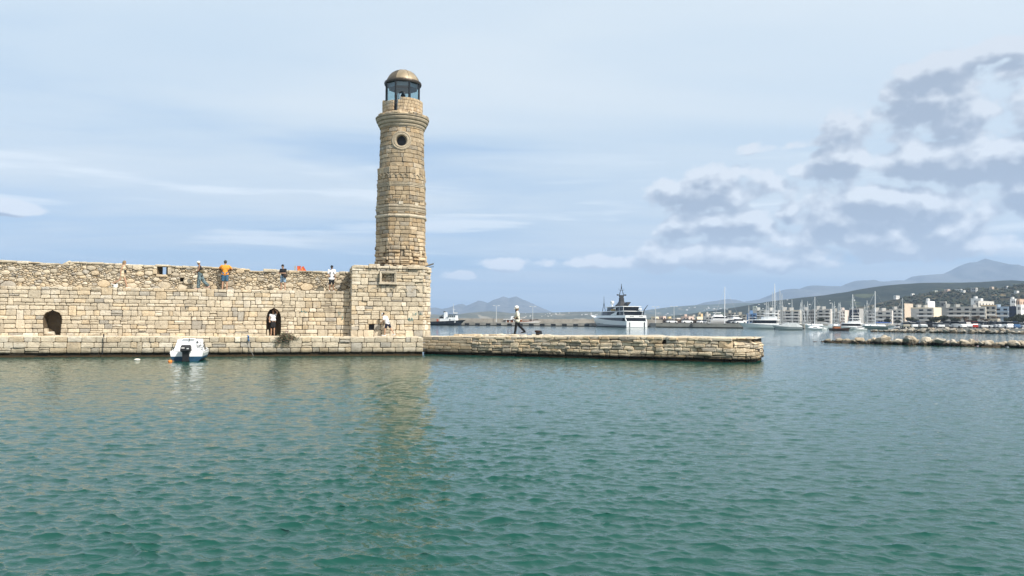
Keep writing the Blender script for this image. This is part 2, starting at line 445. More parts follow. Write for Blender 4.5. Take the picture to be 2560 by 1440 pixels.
def stone_geo(poly, mapf, rng, p=0.0, b=0.022, depth=0.22, gap=0.010, round_=0.09, jit=0.008, bulge=0.010):
    """vertices and faces of one dressed stone with a chamfered, slightly bowed face"""
    n = len(poly)
    cu = sum(q[0] for q in poly) / n; cv = sum(q[1] for q in poly) / n
    hu = max(abs(q[0] - cu) for q in poly); hv = max(abs(q[1] - cv) for q in poly)
    g = min(gap, hu * 0.3, hv * 0.3)
    pts = [(q[0] - g * max(-1, min(1, (q[0] - cu) / (hu * .6 + 1e-6))), q[1] - g * max(-1, min(1, (q[1] - cv) / (hv * .6 + 1e-6)))) for q in poly]
    out = []
    for i in range(n):
        a, q, c = pts[i - 1], pts[i], pts[(i + 1) % n]
        la = math.hypot(a[0] - q[0], a[1] - q[1]); lc = math.hypot(c[0] - q[0], c[1] - q[1])
        ra = min(0.05, la * round_) / max(la, 1e-6) * (0.5 + rng.random()); rc = min(0.05, lc * round_) / max(lc, 1e-6) * (0.5 + rng.random())
        out.append((q[0] + (a[0] - q[0]) * ra, q[1] + (a[1] - q[1]) * ra))
        out.append((q[0] + (c[0] - q[0]) * rc, q[1] + (c[1] - q[1]) * rc))
        if lc > 0.45:
            t_ = 0.35 + 0.3 * rng.random()
            out.append((q[0] + (c[0] - q[0]) * t_, q[1] + (c[1] - q[1]) * t_))
    out = [(u + rng.uniform(-jit, jit), v + rng.uniform(-jit, jit)) for u, v in out]
    m_ = len(out)
    bi = min(b, hu * 0.4, hv * 0.4)
    ku, kv = 1 - bi / hu, 1 - bi / hv
    r1 = [mapf(u, v, p - bi) for u, v in out]
    tu, tv = rng.uniform(-0.03, 0.03), rng.uniform(-0.05, 0.05)
    r2 = [mapf(cu + (u - cu) * ku, cv + (v - cv) * kv, p + rng.uniform(-.4, .4) * bulge + tu * (u - cu) + tv * (v - cv)) for u, v in out]
    r0 = [mapf(u, v, p - depth) for u, v in out]
    ctr = mapf(cu + rng.uniform(-.2, .2) * hu, cv + rng.uniform(-.2, .2) * hv, p + bulge)
    vs = r0 + r1 + r2 + [ctr]
    fs = []
    for k in range(m_):
        k2 = (k + 1) % m_
        fs.append((k, k2, m_ + k2, m_ + k)); fs.append((m_ + k, m_ + k2, 2 * m_ + k2, 2 * m_ + k)); fs.append((2 * m_ + k, 2 * m_ + k2, 3 * m_))
    return vs, fs

def lay(stones, parent, mat, limit=300, name='stone'):
    """stones: (verts, faces, colour, size, in_view). The largest in view become parts, the rest one joined part."""
    order = sorted(range(len(stones)), key=lambda i: (-int(stones[i][4]), -stones[i][3]))
    rest = MB()
    for r, i in enumerate(order):
        vs, fs, c, size, seen = stones[i]
        if r < limit and seen:
            mid = sum((Vector(q) for q in vs), Vector()) / len(vs)
            mb = MB().add([Vector(q) - mid for q in vs], fs, c)
            mb.build(name, mat, parent, vcol=True, loc=mid)
        else:
            rest.add(vs, fs, c)
    if rest.v:
        structure(rest.build('packing_stones', mat, parent, vcol=True), 'stuff')

def n1(u, k=0.0):
    return mnoise.noise(Vector((u, k * 3.71 + 0.5, 0.3)))

def courses(rng, U0, U1, zs, lmin, lmax, holes=(), split=0.12, tall=0.06, wob=0.03, lean=0.02):
    """polygons (u, v) of coursed masonry between U0 and U1; holes are functions z -> (left, right) or None"""
    polys = []
    blocked = {}
    def line(k, u):
        if k == 0 or k == len(zs) - 1:
            return zs[k] + 0.25 * wob * n1(u * 0.8, k)
        return zs[k] + wob * n1(u * 0.7, k)
    for k in range(len(zs) - 1):
        z0, z1 = zs[k], zs[k + 1]; zm = (z0 + z1) / 2
        cuts = []
        for hfn in holes:
            iv = hfn(zm)
            if iv:
                a, c = hfn(z0 + 0.01), hfn(z1 - 0.01)
                mid = (iv[0] + iv[1]) / 2
                cuts.append((iv, a or (mid, mid), c or (mid, mid)))
        for (a, c) in blocked.get(k, []):
            cuts.append(((a, c), (a, c), (a, c)))
        cuts.sort(key=lambda q: q[0][0])
        segs = []; left = (U0, U0, U0)
        for iv, lo, hi in cuts:
            segs.append((left, (lo[0], iv[0], hi[0]))); left = (lo[1], iv[1], hi[1])
        segs.append((left, (U1, U1, U1)))
        for (l0, lm, l1), (r0, rm, r1) in segs:
            L = rm - lm
            if L < 0.05:
                continue
            us = []; u = lm + rng.uniform(0.3, 1.0) * lmin
            first = True
            while True:
                step = rng.uniform(lmin, lmax) if rng.random() > 0.15 else rng.uniform(lmin * 0.55, lmin)
                u = (lm + step * (rng.uniform(.5, 1) if first else 1)) if first else us[-1] + step
                first = False
                if u > rm - lmin * 0.6:
                    break
                us.append(u)
            edges = [(l0, lm, l1)] + [(q + rng.uniform(-lean, lean), q, q + rng.uniform(-lean, lean)) for q in us] + [(r0, rm, r1)]
            for i in range(len(edges) - 1):
                a, c = edges[i], edges[i + 1]
                top = k + 1
                mid_u = (a[1] + c[1]) / 2
                interior = 0 < i < len(edges) - 2
                if interior and k + 2 < len(zs) and rng.random() < tall and not any(h_(zs[k + 2] - .02) and h_(zs[k + 2] - .02)[0] - .6 < mid_u < h_(zs[k + 2] - .02)[1] + .6 for h_ in holes) \
                        and not any(h_(zs[k + 1]) and h_(zs[k + 1])[0] - .6 < mid_u < h_(zs[k + 1])[1] + .6 for h_ in holes):
                    top = k + 2
                    blocked.setdefault(k + 1, []).append((a[2], c[2]))
                slanted = abs(a[0] - a[2]) > 0.06 or abs(c[0] - c[2]) > 0.06
                poly = [(a[0], line(k, a[0])), (c[0], line(k, c[0]))]
                if slanted:
                    poly += [(c[1], zm)]
                poly += [(c[2], line(top, c[2])), (a[2], line(top, a[2]))]
                if slanted:
                    poly += [(a[1], zm)]
                if top == k + 1 and not slanted and rng.random() < split and c[1] - a[1] > 0.35:
                    f = rng.uniform(0.3, 0.7)
                    zl = line(k, a[0]) + f * (line(k + 1, a[2]) - line(k, a[0])); zr = line(k, c[0]) + f * (line(k + 1, c[2]) - line(k, c[0]))
                    polys.append([poly[0], poly[1], (c[1], zr), (a[1], zl)]); polys.append([(a[1], zl), (c[1], zr), poly[2], poly[3]])
                else:
                    polys.append(poly)
    return polys

def area(poly):
    return abs(sum(poly[i - 1][0] * poly[i][1] - poly[i][0] * poly[i - 1][1] for i in range(len(poly)))) / 2

def rubble(rng, U0, U1, v0, topf, n, aspect=1.6, holes=()):
    """irregular field stones: cells of a weighted Voronoi diagram; holes are rectangles (u0, u1, v0, v1)"""
    pts = []
    tries = 0
    vmax = max(topf(U0 + (U1 - U0) * i / 40) for i in range(41))
    cell = {}
    while len(pts) < n and tries < n * 60:
        tries += 1
        u, v = rng.uniform(U0, U1), rng.uniform(v0, vmax)
        if v > topf(u) - 0.05:
            continue
        w = 0.066 * (0.62 + 1.7 * rng.random() ** 2.2) * (1.45 if v < v0 + .32 else 1.0)
        if any(h[0] - .02 < u < h[1] + .02 and h[2] - .02 < v < h[3] + .02 for h in holes):
            continue
        ok = True
        gu = int(u / 0.5)
        for g_ in (gu - 1, gu, gu + 1):
            for (a, b_, w2) in cell.get(g_, []):
                if ((a - u) / aspect) ** 2 + (b_ - v) ** 2 < (0.80 * (w + w2)) ** 2:
                    ok = False; break
            if not ok:
                break
        if ok:
            pts.append((u, v, w)); cell.setdefault(gu, []).append((u, v, w))
    def clip(poly, a, b_, c):       # keep a*u + b*v <= c
        out = []
        for i in range(len(poly)):
            p_, q = poly[i - 1], poly[i]
            dp, dq = a * p_[0] + b_ * p_[1] - c, a * q[0] + b_ * q[1] - c
            if dp <= 0:
                if not out or out[-1] != p_:
                    out.append(p_)
            if dp * dq < 0:
                s_ = dp / (dp - dq); out.append((p_[0] + (q[0] - p_[0]) * s_, p_[1] + (q[1] - p_[1]) * s_))
        return out
    polys = []
    for (u, v, w) in pts:
        poly = [(u - .6, max(v0, v - .45)), (u + .6, max(v0, v - .45)), (u + .6, v + .45), (u - .6, v + .45)]
        gu = int(u / 0.5)
        for g_ in range(gu - 2, gu + 3):
            for (a, b_, w2) in cell.get(g_, []):
                if (a, b_) == (u, v) or len(poly) < 3:
                    continue
                # power bisector in the stretched metric
                A, B = 2 * (a - u) / aspect ** 2, 2 * (b_ - v)
                Cc = (a * a - u * u) / aspect ** 2 + b_ * b_ - v * v - (w2 * w2 - w * w) * 1.6
                poly = clip(poly, A, B, Cc)
        if len(poly) < 3:
            continue
        ta, tb = topf(u - .15), topf(u + .15); sl = (tb - ta) / .3; tm = (ta + tb) / 2
        poly = clip(poly, -sl, 1, tm - sl * u)
        poly = clip(poly, -1, 0, -U0); poly = clip(poly, 1, 0, U1)
        for h in holes:
            cands = []
            if u <= h[0]: cands.append((h[0] - u, (1, 0, h[0])))
            if u >= h[1]: cands.append((u - h[1], (-1, 0, -h[1])))
            if v <= h[2]: cands.append((h[2] - v, (0, 1, h[2])))
            if v >= h[3]: cands.append((v - h[3], (0, -1, -h[3])))
            if cands and abs(u - (h[0] + h[1]) / 2) < 1.6:
                cands.sort(reverse=True, key=lambda q: q[0])
                poly = clip(poly, *cands[0][1])
        if len(poly) >= 3 and area(poly) > 0.002:
            q = [poly[0]]
            for p_ in poly[1:]:
                if math.hypot(p_[0] - q[-1][0], p_[1] - q[-1][1]) > 0.025:
                    q.append(p_)
            if len(q) >= 3:
                polys.append(q)
    return polys

flat = lambda u, v, w: Vector((u, -w, v))

# ---- the low quay along the water
QA, QB = W(0, 893.5), W(1058, 889)
ANG = math.atan2(QB.y - QA.y, QB.x - QA.x)
DIR = Vector((math.cos(ANG), math.sin(ANG), 0)); BACK = Vector((-math.sin(ANG), math.cos(ANG), 0))
QL = (QB - QA).length
QZ = 1.10
EXT = 7.0                                  # how far the walls go on beyond the left edge of the picture
def qpt(u, back, z=0.0):
    return QA + DIR * u + BACK * back + Vector((0, 0, z))
def q_u(px, back, z):                      # wall coordinate u seen in a pixel column, for a plane `back` metres behind the quay front
    lo, hi = -EXT - 5, QL + 12
    for _ in range(40):
        mid = (lo + hi) / 2
        w_ = qpt(mid, back, z) - Vector((0, 0, H))
        if CX + F * w_.dot(RIGHT) / w_.dot(FWD) < px: lo = mid
        else: hi = mid
    return (lo + hi) / 2
def q_z(px, py, back):                     # height seen at a pixel on that plane
    u = q_u(px, back, 3.0)
    return P(px, py, qpt(u, back).y).z

rng = random.Random(11)
quay = thing('stone_quay', 'low ledge of squared pale stone blocks along the water under the wall', 'quay', qpt(0, 0), ANG)
zs = [-0.25, 0.20, 0.50, 0.80, QZ + 0.01]
st = []
for k in range(3):
    pass
polys = courses(rng, -EXT, QL, zs[1:], 0.40, 0.82, split=0.06, tall=0.05, wob=0.035)
for poly in polys:
    vs, fs = stone_geo(poly, flat, rng, p=rng.gauss(0, 0.018), b=0.02, gap=0.012)
    st.append((vs, fs, tone(rng), area(poly), max(q[0] for q in poly) > -0.3))
for poly in courses(rng, -EXT, QL, zs[:2], 0.5, 1.1, split=0, tall=0):
    vs, fs = stone_geo(poly, flat, rng, p=-0.16 + rng.gauss(0, 0.02), b=0.04)
    st.append((vs, fs, tone(rng, lo=.6, hi=.8), area(poly) * .3, max(q[0] for q in poly) > -0.3))  # recessed course toned darker, undercut shade put into the stone colour
lay(st, quay, M['stone'])
c = MB(); c.box(((QL - EXT) / 2, 2.12, 0.2), (QL + EXT - 0.1, 4.04, 1.74)); c.build('core', M['mortar'], quay)
# worn paving slabs on the ledge
pv = []
for poly in courses(rng, -EXT, QL - 0.05, [0.16, 0.75, 1.4, 2.05, 2.7, 3.3, 4.0], 0.6, 1.3, split=0, tall=0.05, wob=0.08):
    vs, fs = stone_geo(poly, lambda u, v, w: Vector((u, v, QZ + w)), rng, p=rng.uniform(-0.03, 0.012), b=0.02, depth=0.10, bulge=0.006)
    fs = [f[::-1] for f in fs]
    pv.append((vs, fs, tone(rng, lo=.9, hi=1.08, greyp=0.05), area(poly), max(q[0] for q in poly) > 0))
lay(pv, quay, M['stone'], limit=60, name='paving_slab')

# ---- the high wall behind it, with two niches
WB = 3.2                                   # distance of its face behind the quay front
uT = q_u(878, WB - 0.6, 2.5)               # where the tower base begins
WZ = q_z(420, 721, WB)
wall = thing('harbour_wall', 'long high wall of pale squared limestone with two arched niches', 'wall', qpt(0, WB), ANG)
def arch(pxl, pxr, pyt, py_mid, pinch=0.0):
    ul, ur = q_u(pxl, WB, 2), q_u(pxr, WB, 2)
    zt, zm = q_z((pxl + pxr) / 2, pyt, WB), q_z((pxl + pxr) / 2, py_mid, WB)
    c_, hw = (ul + ur) / 2, (ur - ul) / 2
    def fn(z):
        if z < QZ - 0.3 or z > zt:
            return None
        if z <= zm:
            k = 1.0 - pinch * (zm - z) / (zm - QZ)
        else:
            k = math.sqrt(max(0, 1 - ((z - zm) / (zt - zm)) ** 2))
        return (c_ - hw * k, c_ + hw * k * (1.0 if pinch == 0 else 1.0))
    fn.info = (c_, hw, zt, zm)
    return fn
A1, A2 = arch(107, 154, 775, 797, 0.12), arch(666, 702, 770, 800)
zt1, zt2 = A1.info[2], A2.info[2]
rows = [QZ - 0.06]
while rows[-1] < WZ - 0.36:
    rows.append(rows[-1] + rng.uniform(0.22, 0.295))
rows.append(WZ)
for zt in (zt1, zt2):                      # let a bed joint meet the crown of each arch
    i = min(range(1, len(rows) - 1), key=lambda j: abs(rows[j] - zt))
    rows[i] = zt + 0.01
st = []
for poly in courses(rng, -EXT, uT + 0.5, rows, 0.34, 0.74, holes=(A1, A2), split=0.11, tall=0.07):
    vs, fs = stone_geo(poly, flat, rng, p=rng.gauss(0, 0.016), b=0.02, gap=0.011)
    st.append((vs, fs, tone(rng), area(poly), max(q[0] for q in poly) > 0))
lay(st, wall, M['stone_dry'])
# backing, left open behind the niches
c = MB()
edges = [-EXT]
for a in (A1, A2):
    edges += [a.info[0] - a.info[1] - 0.05, a.info[0] + a.info[1] + 0.05]
edges.append(uT + 0.45)
for i in range(0, len(edges), 2):
    c.box(((edges[i] + edges[i + 1]) / 2, 0.92, (QZ + WZ) / 2 - 0.04), (edges[i + 1] - edges[i], 1.66, WZ - QZ - 0.06))
for a in (A1, A2):
    c_, hw, zt, zm = a.info
    c.box((c_, 0.92, (zt + 0.06 + WZ - 0.07) / 2), (2 * hw + 0.09, 1.66, WZ - 0.07 - zt - 0.06))
c.build('core', M['mortar'], wall)
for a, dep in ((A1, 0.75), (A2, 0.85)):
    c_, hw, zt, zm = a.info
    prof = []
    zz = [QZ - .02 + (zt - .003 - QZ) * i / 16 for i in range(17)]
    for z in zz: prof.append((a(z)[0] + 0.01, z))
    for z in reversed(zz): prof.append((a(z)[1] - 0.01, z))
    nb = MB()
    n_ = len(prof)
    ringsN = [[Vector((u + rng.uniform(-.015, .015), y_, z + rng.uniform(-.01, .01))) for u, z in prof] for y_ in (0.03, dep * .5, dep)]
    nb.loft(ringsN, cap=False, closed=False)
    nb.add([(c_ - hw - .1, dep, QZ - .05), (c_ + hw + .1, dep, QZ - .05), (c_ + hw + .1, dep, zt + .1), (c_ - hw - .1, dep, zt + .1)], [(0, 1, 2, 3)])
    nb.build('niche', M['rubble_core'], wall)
# fallen blocks lying in the foot of the niches
for (u, y_, z, sx, sz) in ((A1.info[0] - .42, .22, QZ + .22, .34, .40), (A1.info[0] - .18, .28, QZ + .12, .5, .22), (A2.info[0] - .34, .15, QZ + .2, .16, .4)):
    poly = [(u - sx / 2, z - sz / 2), (u + sx / 2, z - sz / 2), (u + sx / 2 * .7, z + sz / 2), (u - sx / 2 * .8, z + sz / 2 * .9)]
    vs, fs = stone_geo(poly, lambda a_, b_, w: Vector((a_, y_ - w, b_)), rng, p=0.1, b=0.05, depth=0.3)
    lay([(vs, fs, tone(rng), 1, True)], wall, M['stone_dry'], name='fallen_block')
# walkway behind the coping
wk = MB(); wk.box(((uT - EXT) / 2, 0.85, WZ - 0.05), (uT + EXT + .4, 1.5, 0.05)); wk.build('walkway', M['paving'], wall)

# ---- rubble parapet above the walkway
PB = WB + 1.55
par_px = [(-200, 646), (0, 649), (60, 652), (105, 655), (110, 657), (160, 658), (166, 652), (200, 654), (270, 656), (310, 659), (390, 662), (425, 663), (470, 665),
          (520, 666), (590, 668), (604, 670), (622, 672), (627, 678), (655, 678), (660, 671), (683, 671), (690, 674), (745, 676), (800, 677), (845, 680), (850, 678), (900, 680)]
par = [(q_u(px, PB, 5), q_z(px, py, PB)) for px, py in par_px]
par[0] = (-EXT - 1, par[1][1] + .05)
def par_top(u):
    for i in range(len(par) - 1):
        if u <= par[i + 1][0]:
            t_ = (u - par[i][0]) / (par[i + 1][0] - par[i][0])
            return par[i][1] + max(0, min(1, t_)) * (par[i + 1][1] - par[i][1]) + 0.035 * n1(u * 3.1, 5)
    return par[-1][1]
parapet = thing('rubble_parapet', 'rough rubble stone parapet behind the walkway on top of the wall', 'wall', qpt(0, PB, WZ - 0.03), ANG)
Z0 = WZ - 0.03
uw0, uw1 = q_u(393, PB, 5), q_u(419, PB, 5)
zw0, zw1 = q_z(405, 686, PB) - Z0, q_z(405, 667, PB) - Z0
uh0, uh1 = q_u(450, PB, 4.6), q_u(459, PB, 4.6)
zh0, zh1 = q_z(455, 704, PB) - Z0, q_z(455, 695, PB) - Z0
hole_rects = [(uw0, uw1, zw0, zw1 + 0.3), (uh0, uh1, zh0, zh1)]
pmap = lambda u, v, w: Vector((u, -w, v))
uP1 = uT + 0.9
st = []
for poly in rubble(rng, -EXT, uP1, 0.0, lambda u: par_top(u) - Z0 - 0.02, 1500, holes=hole_rects):
    a_ = area(poly)
    vs, fs = stone_geo(poly, pmap, rng, p=rng.gauss(0.0, 0.025) + 0.05 * min(1, a_ * 8), b=0.035, depth=0.2, gap=0.008, round_=0.13, jit=0.012, bulge=0.02)
    st.append((vs, fs, tone(rng, lo=.74, hi=1.08, greyp=0.09), a_, max(q[0] for q in poly) > 0))
lay(st, parapet, M['stone_dry'])
# flat capping stones along its top
u = -EXT; cap = []
while u < uP1:
    L = rng.uniform(0.35, 0.95)
    zt = min(par_top(u + .05), par_top(u + L - .05)) - Z0
    if not (u < uw1 and u + L > uw0) and abs(par_top(u + .05) - par_top(u + L - .05)) < 0.12:
        h_ = rng.uniform(0.09, 0.2)
        poly = [(u, zt - h_), (u + L, zt - h_), (u + L, zt + rng.uniform(-.02, .02)), (u, zt + rng.uniform(-.02, .02))]
        vs, fs = stone_geo(poly, pmap, rng, p=0.07 + rng.uniform(-.02, .03), b=0.03, depth=0.75)
        cap.append((vs, fs, tone(rng), area(poly), u + L > 0))
    u += L
lay(cap, parapet, M['stone_dry'], name='capping_stone')
# the small loophole: lintel, jambs and sill
for (a0, a1, b0, b1) in ((uw0 - .12, uw1 + .12, zw1, zw1 + .14), (uw0 - .26, uw0, zw0, zw1 - .16), (uw1, uw1 + .24, zw0, zw1 - .02), (uw0 - .05, uw1, zw0 - .17, zw0), (uw0 - .22, uw0, zw1 - .16, zw1)):
    vs, fs = stone_geo([(a0, b0), (a1, b0), (a1, b1), (a0, b1)], pmap, rng, p=0.09, b=0.025, depth=0.7)
    lay([(vs, fs, tone(rng, lo=.95, hi=1.05, greyp=0), 1, True)], parapet, M['stone_dry'], name='loophole_stone')
c = MB()
def par_core(u0, u1, zb=None, zt_=None):
    k = max(1, int((u1 - u0) / 0.25)); 
    for i in range(k):
        a, b_ = u0 + (u1 - u0) * i / k, u0 + (u1 - u0) * (i + 1) / k
        top = (min(par_top(a), par_top(b_)) - Z0 - 0.10) if zt_ is None else zt_
        bot = 0.0 if zb is None else zb
        if top > bot:
            c.box(((a + b_) / 2, 0.37, (top + bot) / 2), (b_ - a, 0.62, top - bot))
par_core(-EXT, uw0 - 0.02); par_core(uw1 + 0.02, uh0); par_core(uh1, uP1); par_core(uw0 - .02, uw1 + .02, 0.0, zw0 - 0.02); par_core(uh0, uh1, 0.0, zh0); par_core(uh0, uh1, zh1)
c.build('core', M['rubble_core'], parapet)
# splayed inner sides of the loophole
c = MB()
for s_, e_ in ((uw0, 1), (uw1, -1)):
    c.add([(s_, 0.02, zw0), (s_, 0.02, zw1), (s_ + e_ * 0.20, 0.62, zw1), (s_ + e_ * 0.20, 0.62, zw0), (s_ - e_ * .02, 0.62, zw0), (s_ - e_ * .02, 0.62, zw1)],
          [(0, 1, 2, 3), (3, 2, 5, 4)])
c.add([(uw0, .02, zw0), (uw1, .02, zw0), (uw1, .66, zw0), (uw0, .66, zw0)], [(0, 1, 2, 3)])
c.build('loophole_reveal', M['rubble_core'], parapet)
# dark pocket where a stone is missing
c = MB(); c.box(((uh0 + uh1) / 2, 0.55, (zh0 + zh1) / 2), (uh1 - uh0 + .05, 0.05, zh1 - zh0 + .05)); c.build('missing_stone_pocket', M['rubble_core'], parapet)

# ---- square base of the lighthouse
BB = WB - 0.6
TB0, TB1, TB2 = uT, q_u(1058, BB, 3.0), q_u(1076, BB + 0.75, 3.0)
TZ = q_z(960, 665, BB)
base = thing('lighthouse_podium', 'broad stone block under the lighthouse with a walled-up window', 'tower base', qpt(TB0, BB), ANG)
wB = TB1 - TB0
path = [Vector((0, 4.5, 0)), Vector((0, 0, 0)), Vector((wB, 0, 0)), Vector((TB2 - TB0, 0.75, 0)), Vector((TB2 - TB0 + .05, 4.5, 0))]
bu = lambda px, z: q_u(px, BB, z) - TB0
bz = lambda px, py: q_z(px, py, BB)
wu0, wu1, wz0, wz1 = bu(949, 5), bu(991, 5), bz(970, 711), bz(970, 679)
hu0, hu1, hz0, hz1 = bu(922, 1.6), bu(935, 1.6), bz(928, 825), bz(928, 811)
rect = lambda a, b_, z0, z1: (lambda z: (a, b_) if z0 <= z <= z1 else None)
rows = [QZ - .05, hz0, hz1]
bandz0, bandz1 = bz(950, 731), bz(950, 713)
while rows[-1] < bandz0 - .36: rows.append(rows[-1] + rng.uniform(.24, .31))
rows += [bandz0, bandz1]
while rows[-1] < wz1 - .3: rows.append(rows[-1] + rng.uniform(.19, .25))
rows += [wz1 + 0.0, TZ - 0.17, TZ]
rows = [r for i, r in enumerate(rows) if i == 0 or r - rows[i - 1] > 0.05]
st = []
for poly in courses(rng, 0.0, wB, rows, 0.34, 0.85, holes=(rect(wu0, wu1, wz0, wz1), rect(hu0, hu1, hz0, hz1)), split=0.14, tall=0.08):
    mid = sum(q[1] for q in poly) / len(poly); mu = sum(q[0] for q in poly) / len(poly)
    if mid > TZ - 0.16 and mu < bu(897, 5): continue
    r_ = max(0, (mu - wB * .72) / (wB * .28)) * (1 if mid > 3.9 else .3)
    vs, fs = stone_geo(poly, flat, rng, p=rng.gauss(0, 0.02 + .05 * r_) + (0.06 if mid > TZ - .17 else 0), b=0.02, gap=0.011)
    st.append((vs, fs, tone(rng, greyp=.10), area(poly), True))
# the narrow splayed corner on the seaward side, and the sides
d1 = (path[3] - path[2]); L1 = d1.length; d1n = d1.normalized(); o1 = Vector((d1n.y, -d1n.x, 0))
smap = lambda u, v, w: path[2] + d1n * u + o1 * w + Vector((0, 0, v))
for poly in courses(rng, 0.0, L1, rows, 0.3, 0.55, split=0.2, tall=0.05):
    vs, fs = stone_geo(poly, smap, rng, p=rng.gauss(0, 0.035), b=0.03)
    st.append((vs, fs, tone(rng, greyp=.05), area(poly), True))
d2 = Vector((1, 0, 0)); 
for poly in courses(rng, 0.0, 3.75, rows, 0.4, 0.8):
    vs, fs = stone_geo(poly, lambda u, v, w: Vector((TB2 - TB0 + w, .75 + u, v)), rng, p=rng.gauss(0, 0.02))
    st.append((vs, fs, tone(rng), area(poly), False))
for poly in courses(rng, -4.5, 0.0, [r for r in rows], 0.4, 0.8):
    vs, fs = stone_geo(poly, lambda u, v, w: Vector((-w, -u, v)), rng, p=rng.gauss(0, 0.02))
    st.append((vs, fs, tone(rng), area(poly), False))
lay(st, base, M['stone_dry'])
c = MB()
c.prism([(0.12, 0.30), (wB - .1, 0.30), (TB2 - TB0 - .2, .95), (TB2 - TB0 - .15, 4.5), (0.12, 4.5)], QZ - .05, TZ - .06)
c.build('core', M['mortar'], base)
# fill the shallow joint zone in front of the core, except at the two openings
c = MB()
for (a0, a1, b0, b1) in ((0.1, hu0, QZ, TZ - .2), (hu1, wu0, QZ, TZ - .2), (hu0, hu1, QZ, hz0), (hu0, hu1, hz1, TZ - .2), (wu0, wu1, QZ, wz0), (wu0, wu1, wz1, TZ - .2), (wu1, wB - .06, QZ, TZ - .2)):
    if a1 > a0 and b1 > b0:
        c.box(((a0 + a1) / 2, 0.19, (b0 + b1) / 2), (a1 - a0, 0.2, b1 - b0))
c.build('backing', M['mortar'], base)
# walled-up window: blocks set back in a moulded frame
for poly in courses(rng, wu0 + .12, wu1 - .12, [wz0 + .1, wz0 + .28, wz0 + .46, wz1 - .2, wz1 - .08], 0.25, 0.5, split=.1, tall=0):
    vs, fs = stone_geo(poly, lambda u, v, w: Vector((u, .22 - w, v)), rng, p=0, b=.02)
    lay([(vs, fs, tone(rng, lo=.85), 1, True)], base, M['stone_dry'], name='blocking_stone')
fr = MB()
for k, (wd, pr) in enumerate(((0.13, 0.06), (0.07, 0.10))):
    fr.box(((wu0 + wu1) / 2, 0.05 - pr, wz1 - wd / 2), (wu1 - wu0, 0.3, wd)); fr.box(((wu0 + wu1) / 2, 0.05 - pr - .004, wz0 + wd / 2), (wu1 - wu0 + .1, 0.3, wd))
    for u in (wu0 + wd / 2, wu1 - wd / 2): fr.box((u, 0.05 - pr + .003, (wz0 + wz1) / 2), (wd, 0.3, wz1 - wz0 - 2 * wd))
fr.build('window_frame', M['frame_stone'], base)
hb = MB(); hb.box(((hu0 + hu1) / 2, 0.275, (hz0 + hz1) / 2), (hu1 - hu0, 0.01, hz1 - hz0)); hb.build('hole_dark_plate', M['black'], base)  # black plate paints the dark inside of the hole
# five carved arcs along one course
for px in (900, 937, 973, 1007, 1040):
    uc = bu(px, 4); ar = MB()
    zc = bandz0 + .06
    for rr in (0.30, 0.23):
        pts = [(uc + rr * math.cos(a), -0.022, zc + rr * math.sin(a) * .95) for a in [math.pi * i / 12 for i in range(13)]]
        ar.tube(pts, 0.026, 6)
    ar.build('carved_arc', M['frame_stone'], base)
# broken slabs on top
st = []
for i in range(26):
    u = rng.uniform(.3, TB2 - TB0 - .2); y_ = rng.uniform(.1, 1.2); sx = rng.uniform(.3, .8)
    poly = [(u - sx / 2, y_ - .2), (u + sx / 2, y_ - .22), (u + sx / 2, y_ + .25), (u - sx / 2, y_ + .2)]
    vs, fs = stone_geo(poly, lambda a_, b_, w: Vector((a_, b_, TZ + w)), rng, p=rng.uniform(0.03, 0.12), b=0.03, depth=.2)
    st.append((vs, [f[::-1] for f in fs], tone(rng), area(poly), True))
lay(st, base, M['stone_dry'], name='top_slab')

# graffiti strokes lying on the stones
def scribble(parent, pts_px, back, mat, r=0.014, off=0.035, base_u=0.0):
    g = MB()
    for s_ in pts_px:
        pts = [(q_u(x, back, 2) - base_u, -off, q_z(x, y, back)) for x, y in s_]
        g.tube(pts, r, 5)
    g.build('graffiti', mat, parent)
scribble(base, [[(1032, 781), (1033, 787), (1036, 787)], [(1037, 782), (1041, 787)], [(1041, 781), (1038, 787)], [(1043, 782), (1047, 781), (1046, 786)], [(1049, 787), (1051, 781), (1053, 787)]], BB, M['teal_paint'], base_u=TB0)
scribble(base, [[(1021, 796), (1022, 802)], [(1024, 794), (1025, 803), (1028, 800)], [(1029, 794), (1031, 802)]], BB, M['teal_paint'], .02, base_u=TB0)
scribble(wall, [[(464, 772), (463, 765), (467, 766), (465, 769)], [(469, 765), (470, 771)], [(473, 781), (472, 788), (478, 781), (479, 788)], [(478, 793), (479, 796), (482, 793)]], WB, M['grey_paint'])
scribble(wall, [[(752, 777), (756, 780), (760, 776), (763, 782), (768, 779)], [(855, 790), (857, 797), (853, 799)], [(846, 780), (848, 788), (851, 782)]], WB, M['teal_paint'])
# ---- the lighthouse tower
TC = qpt(q_u(1001.5, BB + 2.35, 6), BB + 2.35)       # its axis
TY = TC.y
TC.x = XP(1001.5, TY, ZP(1001, 655, TY))
tz = lambda py: ZP(1002, py, TY)
tzb = lambda py: tz(py + 0.018 * (800 - py))      # for features read off the near side of the tower
ts = 1.0 / (P(1003, 500, TY) - P(1002, 500, TY)).length    # pixels per metre on the axis
tr = lambda hw: hw / ts
tower = thing('lighthouse', 'tall tapering sandstone lighthouse with glazed lantern and bronze dome', 'lighthouse', (TC.x, TC.y, 0))
ALPHA = R(-4.85) + math.atan2(TC.x, TC.y) * -1.0
def rad(z, prof):
    for i in range(len(prof) - 1):
        if z <= prof[i + 1][0]:
            t_ = (z - prof[i][0]) / (prof[i + 1][0] - prof[i][0])
            return prof[i][1] + max(0, min(1, t_)) * (prof[i + 1][1] - prof[i][1])
    return prof[-1][1]
octp = [(tz(668), tr(61)), (tz(640), tr(60)), (tz(545), tr(59.2)), (tz(427), tr(57))]     # apothem of the octagon
